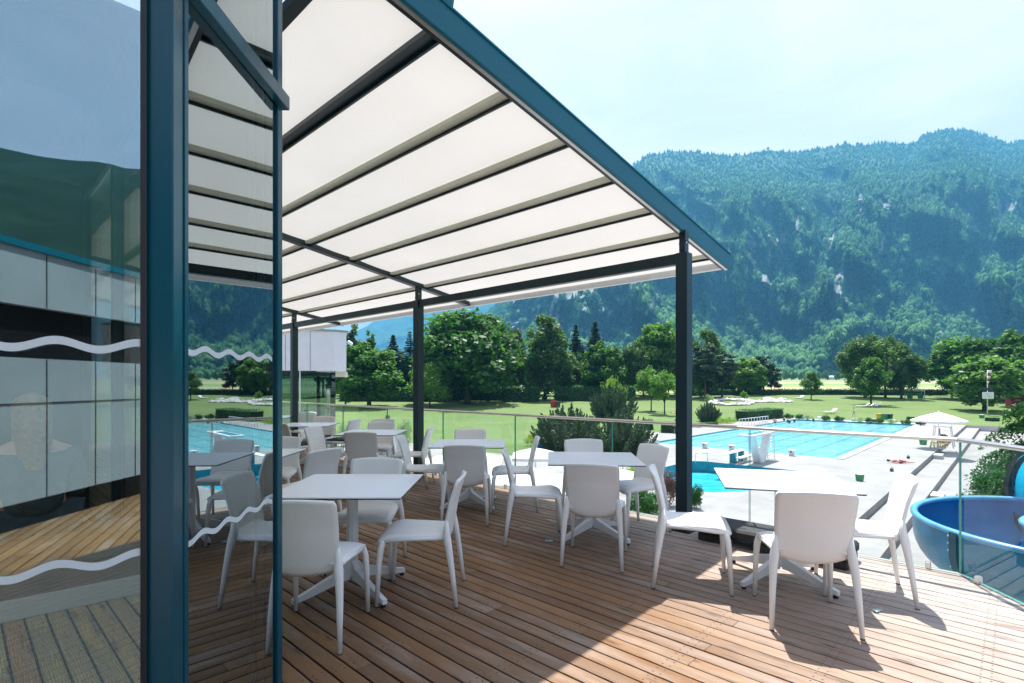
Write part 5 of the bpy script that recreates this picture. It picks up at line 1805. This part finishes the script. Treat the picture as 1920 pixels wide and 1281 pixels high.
mb = MB(); q = c2 + Vector((.1, .1, 0)); mb.bar((q.x, q.y, zw(639)), (q.x + .35, q.y - .2, zw(645)), .18, .22, bev=.03); inpar(mb.build('floodlight', M['white_metal'], t), t)

# ------------------------------------------------------------------- SLIDE
sc0 = Vector((8.0, 7.65, 0)); RM, HW = 1.10, .65
t = thing('water_slide', 'glossy blue water slide with an open curved trough at the right edge', 'slide', (sc0.x, sc0.y, GZ - .77))
def prof(v):
    """cross-section: v 0 outer rim .. 1 inner rim -> (radial offset, depth)"""
    if v < .18: return (HW, -.24 * v / .18)
    if v > .82: return (-HW, -.24 * (1 - v) / .18)
    a = math.pi * (v - .18) / .64
    return (HW * math.cos(a), -.24 - .64 * math.sin(a))
A0, A1 = rad(58), rad(345)
def trough(u, v, grow=0.0):
    th = A0 + (A1 - A0) * u
    o_, d_ = prof(v)
    k = 1 + grow
    r_ = RM + o_ * k; z = -.56 + d_ * k - .22 * u
    return (sc0.x + math.cos(th) * r_, sc0.y + math.sin(th) * r_, z)
mb = MB(); mb.grid(lambda u, v: trough(u, v), 72, 30, 0, .012); inpar(mb.build('trough', M['slide'], t), t)
mb = MB(); mb.grid(lambda u, v: trough(u, v * .96 + .02, .025), 72, 26, 0); inpar(mb.build('outer_shell', M['slide_out'], t), t)
for v in (0, 1):
    mb = MB(); mb.tube([Vector(trough(u / 60, v)) + Vector((0, 0, .0)) for u in range(61)], [.052] * 61, 8, sq=.8); inpar(mb.build('rim', M['slide_rim'], t), t)
for uu in (.445, .80):
    mb = MB(); vs, fs = [], []
    for k in range(25):
        v = k / 24
        for du, gr in ((-.004, .03), (-.004, .11), (.008, .11), (.008, .03)):
            vs.append(trough(uu + du, v, gr))
    for k in range(24):
        for i in range(4):
            j = (i + 1) % 4; fs.append((k * 4 + i, k * 4 + j, k * 4 + 4 + j, k * 4 + 4 + i))
    mb.add(vs, fs); fl = inpar(mb.build('flange', M['paint'], t), t)
    mb = MB()
    for k in range(14):
        c = Vector(trough(uu - .006, .04 + .92 * k / 13, .075)); mb.box(c, (.028, .028, .028), 0, 0, .006)
    mb.build('bolts', M['white_metal'], fl)
# closed tube feeding the trough
th = rad(80); tdir = Vector((math.sin(th), -math.cos(th), 0)); tc0 = sc0 + Vector((math.cos(th) * RM, math.sin(th) * RM, -.40)) + tdir * .50
pts = [tc0 + tdir * s + Vector((0, -.03 * s * s, .10 * s + .05 * s * s)) for s in np.linspace(0, 6, 20)]
mb = MB(); mb.tube(pts, .72, 32, 0, caps=False); inpar(mb.build('tube', M['slide'], t), t)
mb = MB()
fx, fy_ = Vector((tdir.y, -tdir.x, 0)), Vector((0, 0, 1))
ringp = [(-.05, .70), (-.05, .80), (.07, .80), (.07, .722)]
vs, fs = [], []
for k in range(40):
    a = 2 * math.pi * k / 40
    for d_, r_ in ringp: vs.append(tc0 + tdir * d_ + (fx * math.cos(a) + fy_ * math.sin(a)) * r_)
for k in range(40):
    for i in range(4):
        j = (i + 1) % 4; k2 = (k + 1) % 40
        fs.append((k * 4 + i, k * 4 + j, k2 * 4 + j, k2 * 4 + i))
mb.add(vs, fs, 0, False)
inpar(mb.build('tube_flange', M['black_rubber'], t), t)
mb = MB(); mb.tube([(sc0.x, sc0.y, GZ - .77), (sc0.x, sc0.y, -1.35)], .16, 14)
for a in (120, 190, 260): mb.bar((sc0.x, sc0.y, -1.45), (sc0.x + math.cos(rad(a)) * 1.1, sc0.y + math.sin(rad(a)) * 1.1, -1.50), .1, .14)
mb.tube([(11.5, 7.2, GZ - .77), (11.5, 7.2, -.6)], .16, 14)
inpar(mb.build('support_column', M['alu'], t), t)

# ------------------------------------------------------------------- PEOPLE
zl = lambda px, py: at(px, py)
person('stand', 'bather with black hair standing by the square hedge at the pool corner', at(1266.5, 813, GZ + .03), 2.6, bottom='navy_cloth')
person('walk', 'person in a white shirt walking on the lawn behind the far starting blocks', zl(1601, 782), 1.2, top='white_paint', bottom='sand')
for px, py, lab in ((1452, 793.5, 'swimmer sitting on the far left pool edge'),):
    person('sitground', lab, at(px, py, GZ + .03), -1.0, bottom='navy_cloth')
def swimmer(px, py, lab):
    t = thing('person', lab, 'person', at(px, py, GZ - .14), 0, 'swimmers at the far end of the big pool')
    skin_mesh('body', [(0, 0, -.35, .16, .10), (0, 0, -.08, .19, .11), (0, 0, .06, .06, .06), (0, .01, .14, .08, .09), (0, .02, .24, .085, .10)], [(0, 1), (1, 2), (2, 3), (3, 4)], M['skin'], t, 1)
    mb = MB(); mb.lathe([(.02, .36), (.09, .33), (.125, .24), (.12, .15), (.09, .10)], (0, -.01, 0), 10); mb.build('hair', M['hair_dark'], t)
    t.scale = (1.5,) * 3
for px, py, lab in ((1470, 790.5, 'swimmer nearest the left pool edge'), (1477, 792.8, 'swimmer in the middle of the group, nearest the viewer'), (1480, 794.5, 'swimmer closest to the handrail in the group'), (1489.5, 792.5, 'swimmer furthest right in the group'), (1525, 791, 'lone swimmer in front of the first far starting block'), (1599, 792.5, 'swimmer with only the head showing in front of the third far starting block')):
    swimmer(px, py, 'dark haired ' + lab)
person('sitground', 'bather sitting at the left end of the sand court', zl(1421, 741.5), 1.0, bottom='red')
person('lie', 'bather lying at the left end of the sand court', zl(1416, 742.5) + Vector((0, 0, .1)), 1.7, bottom='navy_cloth')
person('sitground', 'bather sitting closest to the orange frame', zl(1428, 741), -.6, bottom='navy_cloth')
person('stand', 'bather standing left of the orange frame', zl(1433.5, 741), 0, bottom='red')
person('walk', 'bather playing just right of the orange frame', zl(1466, 738.5), -1.0, bottom='white_paint')
person('stand', 'bather standing second right of the orange frame', zl(1471, 738.5), .6, bottom='red')
person('stand', 'bather standing alone on the sand right of the orange frame', zl(1486.5, 738.5), 0, bottom='navy_cloth')
person('lie', 'sunbather in red lying on the paving beyond the green bin', at(1688, 868, GZ + .06), .9, top='red', bottom='red')
person('sitground', 'person in blue sitting on the grass left of the red bin', zl(963, 765), .5, top='blue_cloth', bottom='navy_cloth')
person('sitground', 'blonde person sitting on the grass under the big maple', zl(933, 764), 0, hair='hair_blonde', top='orange', bottom='navy_cloth')
person('lie', 'person in purple lying under the two young trees', zl(1226, 773) + Vector((0, 0, .05)), 1.4, top='purple', bottom='purple')
person('lie', 'sunbather with red towel lying left of the outer awning post', zl(1266, 776) + Vector((0, 0, .05)), 1.4, bottom='red')
for px, py, mat, lab in ((1214, 777, 'white_paint', 'white towel under the two young trees'), (1262, 780, 'white_paint', 'white towel on the grass left of the outer post'), (1672, 884, 'dark_bin', 'small dark bag on the paving left of the sunbather'), (1703, 860, 'dark_bin', 'small dark bag on the paving right of the sunbather')):
    mb = MB()
    if mat == 'dark_bin': mb.box((0, 0, .11), (.36, .22, .22), 0, .4, .05); mb.tube([(-.1, 0, .2), (0, 0, .32), (.1, 0, .2)], .015, 5); nm = 'bag'
    else: mb.grid(lambda u, v: ((u - .5) * 1.9, (v - .5) * .9, .03 + .02 * math.sin(9 * u) * math.sin(5 * v)), 10, 6, 0, .015); nm = 'towel'
    o = mb.build(nm, M[mat]); o.location = at(px, py) if nm == 'towel' else at(px, py, GZ + .03); o.rotation_euler = (0, 0, .5); tag(o, lab, nm)

# ------------------------------------------------- FAR VALLEY AND MOUNTAINS
t = thing('house', 'small white farmhouse far off at the foot of the mountain', 'house', at(1557, 712), .1)
s_ = t.location.y / F
mb = MB(); mb.box((0, 0, 2.4 * s_), (13 * s_, 7 * s_, 4.8 * s_)); mb.build('wall', M['white_panel'], t)
mb = MB(); mb.add([(-7.2 * s_, -4 * s_, 4.7 * s_), (7.2 * s_, -4 * s_, 4.7 * s_), (7.2 * s_, 4 * s_, 4.7 * s_), (-7.2 * s_, 4 * s_, 4.7 * s_), (-7.2 * s_, 0, 7.4 * s_), (7.2 * s_, 0, 7.4 * s_)], [(0, 1, 5, 4), (2, 3, 4, 5), (0, 4, 3), (1, 2, 5), (3, 2, 1, 0)]); mb.build('roof', M['white_panel'], t)
for k in (-1, 0, 1):
    mb = MB(); mb.box((k * 4 * s_, -3.52 * s_, 2.6 * s_), (1.6 * s_, .1, 1.5 * s_)); mb.build('window', M['dark_bin'], t)
gf = 'far bushes along the foot of the mountain'
for i, (px, tp, hw) in enumerate(((1475, 696, 9), (1488, 699, 7), (1503, 700, 8), (1534, 699, 7), (1548, 697, 9), (1572, 700, 9), (1596, 699, 10), (1702, 697, 10), (1718, 690, 9), (1733, 694, 10), (1750, 692, 9), (1762, 696, 9), (1458, 698, 8), (1443, 697, 10), (1780, 694, 12))):
    plant('far_bush', 'hazy rounded tree at the far edge of the fields', 'tree', 'farbush', px, 713, tp - 4, hw, gf)

def vnoise(x, y, seed=0):
    xi, yi = np.floor(x).astype(np.int64), np.floor(y).astype(np.int64); xf, yf = x - xi, y - yi
    def h(a, b):
        n = (a * 374761393 + b * 668265263 + seed * 1442695) & 0xffffffff
        n = ((n ^ (n >> 13)) * 1274126177) & 0xffffffff
        return ((n ^ (n >> 16)) & 0xffff) / 65535.0
    u, v = xf * xf * (3 - 2 * xf), yf * yf * (3 - 2 * yf)
    return (h(xi, yi) * (1 - u) + h(xi + 1, yi) * u) * (1 - v) + (h(xi, yi + 1) * (1 - u) + h(xi + 1, yi + 1) * u) * v
def fbm(x, y, o=5, seed=0, ridged=False):
    s = np.zeros_like(x); a = .5; t_ = 0
    for k in range(o):
        n = vnoise(x * 2 ** k, y * 2 ** k, seed + k)
        if ridged: n = 1 - np.abs(2 * n - 1)
        s += a * n; t_ += a; a *= .5
    return s / t_

def mountain_mat(name, rock=(.33, .30, .285), forest=(.030, .072, .028), forest2=(.06, .125, .04)):
    m, nt, out = new_mat(name)
    p = N(nt, 'ShaderNodeBsdfPrincipled'); p.inputs['Roughness'].default_value = .9; p.inputs['Specular IOR Level'].default_value = .1
    a = N(nt, 'ShaderNodeAttribute'); a.attribute_name = 'rock'
    v = coords(nt, 'Position')
    n1 = noise(nt, v, .02, 6, .7); n2 = noise(nt, v, .004, 3)
    fo = ramp(nt, n1, [(.35, forest), (.65, forest2)])
    ro = ramp(nt, noise(nt, v, .03, 7, .75), [(.3, tuple(c * .62 for c in rock)), (.7, tuple(c * 1.15 for c in rock))])
    f = mathn(nt, 'MULTIPLY_ADD', n1, .6); nt.links.new(a.outputs['Fac'], nt.nodes[-1].inputs[2])
    ff = ramp(nt, mathn(nt, 'SUBTRACT', f, .3), [(.40, (0, 0, 0)), (.60, (1, 1, 1))])
    nt.links.new(mixc(nt, ff, fo, ro), p.inputs['Base Color'])
    nt.links.new(p.outputs[0], out.inputs[0])
    return m
M['mountain'] = mountain_mat('forested_limestone', (.235, .26, .265), (.018, .066, .036), (.045, .120, .050))
M['hills'] = mountain_mat('dark_forest_hill', (.2, .2, .2), (.006, .020, .010), (.014, .036, .016))
M['fir_far'] = leaf_mat('far_firs', (.008, .044, .026), (.105, .225, .075), .06, spec=.02, rough=.95)

def canopy_normals(m):
    # the closed canopy of a far wood shades with the slope it stands on
    nt = m.node_tree
    cmb = N(nt, 'ShaderNodeCombineXYZ')
    for i, an in enumerate(('nx', 'ny', 'nz')):
        a = N(nt, 'ShaderNodeAttribute'); a.attribute_name = an; nt.links.new(a.outputs['Fac'], cmb.inputs[i])
    g = N(nt, 'ShaderNodeNewGeometry')
    sc_ = N(nt, 'ShaderNodeVectorMath'); sc_.operation = 'SCALE'; sc_.inputs['Scale'].default_value = .95
    nt.links.new(cmb.outputs[0], sc_.inputs[0])
    ad = N(nt, 'ShaderNodeVectorMath'); ad.operation = 'ADD'; nt.links.new(sc_.outputs[0], ad.inputs[0]); nt.links.new(g.outputs['Normal'], ad.inputs[1])
    no = N(nt, 'ShaderNodeVectorMath'); no.operation = 'NORMALIZE'; nt.links.new(ad.outputs[0], no.inputs[0])
    for n in nt.nodes:
        if n.type == 'BSDF_PRINCIPLED': nt.links.new(no.outputs[0], n.inputs['Normal'])
canopy_normals(M['fir_far'])

def build_mountain():
    NU, NS = 820, 320
    sil_x = [-500, 560, 700, 780, 860, 920, 980, 1040, 1100, 1195, 1215, 1260, 1300, 1345, 1400, 1440, 1500, 1560, 1610, 1660, 1705, 1730, 1755, 1785, 1830, 1865, 1890, 1915, 1940, 2000, 2150, 2400]
    sil_y = [712, 712, 710, 692, 640, 580, 510, 440, 375, 303, 291, 284, 284, 291, 292, 283, 285, 275, 270, 269, 268, 258, 247, 244, 248, 257, 268, 266, 270, 262, 300, 380]
    u = np.linspace(520, 2420, NU); s = np.linspace(0, 1, NS)
    U, S = np.meshgrid(u, s)
    ys = np.interp(U, sil_x, sil_y)
    ys = ys + (fbm(U / 22, U * 0 + 3, 4, 5) - .5) * 9
    fan = fbm(U / 150, U * 0 + 1, 3, 9)
    qa = .20 + .22 * fan
    warp = (fbm(U / 130, S * 3, 4, 21) - .5) * .10
    Sw = np.clip(S + warp * np.sin(np.pi * S), 0, 1)
    q = np.where(Sw < .36, qa * (Sw / .36) ** 1.15, np.where(Sw < .74, qa + (.78 - qa) * ((Sw - .36) / .38), .78 + .22 * ((Sw - .74) / .26) ** .9))
    q = q + np.sin(np.pi * S) * (fbm(U / 60, S * 9, 4, 17) - .5) * .035
    yp = 709 - (709 - ys) * q
    D = np.where(Sw < .36, 820 + 720 * (Sw / .36) ** .9, np.where(Sw < .74, 1540 + 420 * ((Sw - .36) / .38), 1960 + 760 * ((Sw - .74) / .26)))
    gul = fbm(U / 125 + (S - .5) * 3.0, S * 3.0, 5, 31, True)
    gul2 = fbm(U / 38 - S * 2.2, S * 4, 4, 41, True)
    amp = np.sin(np.pi * np.clip(S, .02, .98)) ** .7
    D = D - amp * ((gul - .55) * 1150 + (gul2 - .55) * 460)
    D = D + (fbm(U / 14, S * 26, 3, 51) - .5) * 34 * amp
    K = (U - CX) / F
    X, Y, Z = K * D, D, H - (yp - HY) * D / F
    # crest falls away behind
    cliff = np.exp(-((S - .56) / .20) ** 2)
    rk = fbm(U / 26, S * 10, 5, 61); rk2 = fbm(U / 9, S * 16, 4, 71)
    rock = cliff * 1.3 * np.clip((rk - .46) * 4, 0, 1) * np.clip((rk2 - .34) * 4, 0, 1) * np.clip((fbm(U / 160, S * 3, 3, 77) - .30) * 4, .15, 1)
    def scree(cx, cy, dx, dy, w_):
        d_ = ((U - cx) * dy - (yp - cy) * dx) / math.hypot(dx, dy); l_ = ((U - cx) * dx + (yp - cy) * dy) / math.hypot(dx, dy)
        n_ = (fbm(U / 12, yp / 12, 4, 81) - .5) * w_ * 4
        return np.exp(-((d_ + n_) / w_) ** 2) * (np.abs(l_) < math.hypot(dx, dy) / 2)
    for c in ((1898, 577, 34, 62, 4.5), (1882, 570, 14, 50, 4), (1768, 638, 10, 34, 4), (1870, 550, 20, 16, 5), (1418, 500, 14, 34, 4), (1228, 560, -34, 62, 5), (1210, 615, -40, 38, 4), (968, 560, 24, 26, 12), (1262, 530, 14, 60, 7), (1105, 575, -24, 18, 4), (1430, 520, 20, 40, 4)):
        rock = np.maximum(rock, scree(*c) * 1.1)
    rock = np.clip(rock, 0, 1)
    V = np.stack([X, Y, Z], 2).reshape(-1, 3)
    back = np.stack([X[-1] * 1.25, Y[-1] * 1.25, np.full(NU, 0.)], 1)
    idx = np.arange(NU * NS).reshape(NS, NU)
    Fq = np.stack([idx[:-1, :-1], idx[:-1, 1:], idx[1:, 1:], idx[1:, :-1]], 2).reshape(-1, 4)
    n0 = len(V); V = np.concatenate([V, back]); bi = n0 + np.arange(NU)
    Fb = np.stack([idx[-1, :-1], idx[-1, 1:], bi[1:], bi[:-1]], 1)
    # foot apron reaching into the valley floor
    foot = np.stack([X[0] * .97, Y[0] * .97, Z[0] - 12], 1); n1 = len(V); V = np.concatenate([V, foot]); fi = n1 + np.arange(NU)
    Ff = np.stack([fi[:-1], fi[1:], idx[0, 1:], idx[0, :-1]], 1)
    ra = np.concatenate([rock.reshape(-1), np.zeros(2 * NU)])
    o = np_obj('mountain', V, np.concatenate([Fq, Fb, Ff]), M['mountain'], smooth=True, attr={'rock': ('POINT', ra)})
    tag(o, kind='structure')
    # forest: thousands of firs standing on the slope, one mass
    rng = np.random.default_rng(99)
    nt_ = 125000
    ii = rng.uniform(0, NU - 1.001, nt_); 
    wS = np.abs(np.gradient(yp.mean(axis=1))) * (1 + .0 * s); 
    jj = np.interp(rng.uniform(0, 1, nt_), np.concatenate([[0], np.cumsum(wS) / wS.sum()]), np.arange(NS + 1)).clip(0, NS - 1.001)
    i0, j0 = ii.astype(int), jj.astype(int); fi_, fj_ = (ii - i0)[:, None], (jj - j0)[:, None]
    G3 = np.stack([X, Y, Z], 2)
    i1, j1 = np.minimum(i0 + 1, NU - 1), np.minimum(j0 + 1, NS - 1)
    P = (G3[j0, i0] * (1 - fi_) + G3[j0, i1] * fi_) * (1 - fj_) + (G3[j1, i0] * (1 - fi_) + G3[j1, i1] * fi_) * fj_
    rr = rock[j0, i0]
    keep = (rr < .45) & (P[:, 2] > -5)
    keep &= rng.uniform(0, 1, nt_) < np.clip(.45 + 1.2 * (fbm(ii / 9., jj / 5., 3, 91) - .25), .2, 1)
    P, S_ = P[keep], jj[keep] / NS
    n = len(P)
    hgt = rng.uniform(8, 20, n) * np.interp(S_, [0, .3, 1], [.75, .9, 1.1]); rd_ = hgt * rng.uniform(.20, .32, n)
    dec = rng.uniform(0, 1, n) < np.interp(S_, [0, .35, .6], [.55, .35, .1])
    rd_ = np.where(dec, hgt * .38, rd_); hgt = np.where(dec, hgt * .8, hgt)
    K6 = 5
    ang = 2 * np.pi * np.arange(K6) / K6
    a0 = rng.uniform(0, 6.28, n)[:, None] + ang[None]
    low = np.stack([P[:, 0:1] + np.cos(a0) * rd_[:, None], P[:, 1:2] + np.sin(a0) * rd_[:, None], np.repeat(P[:, 2:3] + np.where(dec, .25, .02)[:, None] * hgt[:, None], K6, 1)], 2)
    mid = np.stack([P[:, 0:1] + np.cos(a0 + .6) * (rd_ * np.where(dec, .85, .48))[:, None], P[:, 1:2] + np.sin(a0 + .6) * (rd_ * np.where(dec, .85, .48))[:, None], np.repeat(P[:, 2:3] + (hgt * np.where(dec, .72, .5))[:, None], K6, 1)], 2)
    topv = P + np.stack([np.zeros(n), np.zeros(n), hgt], 1)
    Vt = np.concatenate([low, mid, topv[:, None, :]], 1).reshape(-1, 3)
    b = (np.arange(n) * (2 * K6 + 1))[:, None]
    k = np.arange(K6); k2 = (k + 1) % K6
    t1 = np.stack([b + k, b + k2, b + K6 + k], 2); t2 = np.stack([b + k2, b + K6 + k2, b + K6 + k], 2); t3 = np.stack([b + K6 + k, b + K6 + k2, np.repeat(b + 2 * K6, K6, 1)], 2)
    Ft = np.concatenate([t1, t2, t3], 1).reshape(-1, 3)
    tone = np.clip(.15 + .5 * dec + rng.normal(size=n) * .26 + .75 * (fbm(P[:, 0] / 260, P[:, 2] / 150, 3, 96) - .5) + .30 * (fbm(P[:, 0] / 90, P[:, 2] / 60, 3, 95) - .5), 0, 1)
    gu = np.gradient(G3, axis=1); gs_ = np.gradient(G3, axis=0)
    TN = np.cross(gu, gs_); TN /= np.linalg.norm(TN, axis=2, keepdims=True) + 1e-9
    TN[TN[..., 2] < 0] *= -1
    tn = TN[j0[keep], i0[keep]]
    o = np_obj('forest', Vt, Ft, M['fir_far'], attr={'rnd': ('FACE', np.repeat(tone, 3 * K6)), 'nx': ('FACE', np.repeat(tn[:, 0], 3 * K6)), 'ny': ('FACE', np.repeat(tn[:, 1], 3 * K6)), 'nz': ('FACE', np.repeat(tn[:, 2], 3 * K6))})
    tag(o, 'mixed fir and beech forest covering the mountain side', 'forest', kind='stuff')
build_mountain()

def far_ridge():
    NU, NS = 240, 60
    sx = [380, 560, 640, 690, 720, 760, 800, 860, 950, 1100, 1400]; sy = [690, 660, 636, 610, 590, 571, 552, 520, 470, 420, 400]
    u = np.linspace(380, 1400, NU); s = np.linspace(0, 1, NS); U, S = np.meshgrid(u, s)
    ys = np.interp(U, sx, sy) + (fbm(U / 18, U * 0, 4, 3) - .5) * 6
    yp = 712 - (712 - ys) * S ** .85
    D = 4300 + 1900 * S - (fbm(U / 60, S * 3, 4, 13, True) - .5) * 700 * np.sin(np.pi * S)
    X, Y, Z = (U - CX) / F * D, D, H - (yp - HY) * D / F
    V = np.stack([X, Y, Z], 2).reshape(-1, 3); idx = np.arange(NU * NS).reshape(NS, NU)
    Fq = np.stack([idx[:-1, :-1], idx[:-1, 1:], idx[1:, 1:], idx[1:, :-1]], 2).reshape(-1, 4)
    o = np_obj('far_mountain', V, Fq, M['mountain'], smooth=True, attr={'rock': ('POINT', (fbm(U / 20, S * 8, 4, 23) * .5).reshape(-1))})
    tag(o, kind='structure')
far_ridge()

def hills_behind():
    NU, NS = 200, 40
    a = np.linspace(rad(-175), rad(20), NU); s = np.linspace(0, 1, NS); A, S = np.meshgrid(a, s)
    D = .45 * 700 + .45 * 1100 * S + (fbm(A * 6, S * 3, 4, 33, True) - .5) * 120 * np.sin(np.pi * S)
    top = 280 + 150 * (fbm(A * 3.2, A * 0, 4, 43) - .5)
    top = top * np.clip((rad(25) - A) / rad(25), 0, 1) * np.clip((A + rad(180)) / rad(30), 0.15, 1)
    Z = -6 + top * S ** .8 + 18 * (fbm(A * 14, S * 8, 4, 53) - .5) * np.sin(np.pi * S)
    X, Y = D * np.cos(A), D * np.sin(A)
    V = np.stack([X, Y, Z], 2).reshape(-1, 3); idx = np.arange(NU * NS).reshape(NS, NU)
    Fq = np.stack([idx[:-1, :-1], idx[1:, :-1], idx[1:, 1:], idx[:-1, 1:]], 2).reshape(-1, 4)
    o = np_obj('hills', V, Fq, M['hills'], smooth=True, attr={'rock': ('POINT', np.zeros(NU * NS))})
    tag(o, kind='structure')
hills_behind()

# added dark mat, out of view, dims the deck mirrored in the left pane
t = thing('added_dark_mat', 'added dark ribbed mat whose mirror image darkens the foot of the left pane', 'mat', (.4, .35, 0))
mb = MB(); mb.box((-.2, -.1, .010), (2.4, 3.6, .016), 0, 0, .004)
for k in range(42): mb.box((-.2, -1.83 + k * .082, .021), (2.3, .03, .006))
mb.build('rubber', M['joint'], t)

# low panelled wing behind the viewer, seen mirrored in the left pane
t = thing('panelled_wing', 'low white panelled wing seen mirrored in the left glass pane', 'building', (2.5, -2.9, 0))
wa, wb = Vector((.56, -2.87, 0)), Vector((9.1, -5.74, 0)); wd_ = (wb - wa).normalized(); wn = Vector((wd_.y, -wd_.x, 0))
def slab(z0, z1, off_, th_, mat, nm, a=wa, b=wb):
    mb = MB(); o_ = wn * (off_ + th_ / 2); mb.bar((a.x + o_.x, a.y + o_.y, (z0 + z1) / 2), (b.x + o_.x, b.y + o_.y, (z0 + z1) / 2), th_, z1 - z0)
    return inpar(mb.build(nm, mat, t), t)
wc = wa - wd_ * 1.6
slab(.28, 1.70, 0, .25, M['wing_panel'], 'wall'); slab(2.22, 2.78, 0, .25, M['wing_panel'], 'parapet', wc)
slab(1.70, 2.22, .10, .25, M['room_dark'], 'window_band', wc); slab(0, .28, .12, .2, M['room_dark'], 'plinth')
slab(2.782, 2.85, -.03, .34, M['paint_skylit'], 'roof_trim', wc)
mb = MB()
for k in range(1, 14):
    q = wa + wd_ * (.62 * k) - wn * .002; mb.box((q.x, q.y, .99), (.012, .008, 1.41), 0, math.atan2(wd_.y, wd_.x)); mb.box((q.x, q.y, 2.5), (.010, .008, .55), 0, math.atan2(wd_.y, wd_.x))
q0, q1 = wa - wn * .003, wb - wn * .003; mb.bar((q0.x, q0.y, 1.25), (q1.x, q1.y, 1.25), .008, .012)
inpar(mb.build('panel_joint', M['joint'], t), t)

# --------------------------------------------------------------------- HAZE
m, nt, out = new_mat('valley_haze')
pv = N(nt, 'ShaderNodeVolumePrincipled')
pv.inputs['Color'].default_value = (.13, .48, .82, 1); pv.inputs['Density'].default_value = HAZE_D
pv.inputs['Anisotropy'].default_value = .15
nt.links.new(pv.outputs[0], out.inputs['Volume'])
mb = MB(); mb.box((0, 2600, 680), (14000, 11000, 1385))
hz = mb.build('haze', m); hz.location = (0, 0, 0)
tag(hz, 'pale blue summer haze filling the valley', 'haze', kind='stuff')
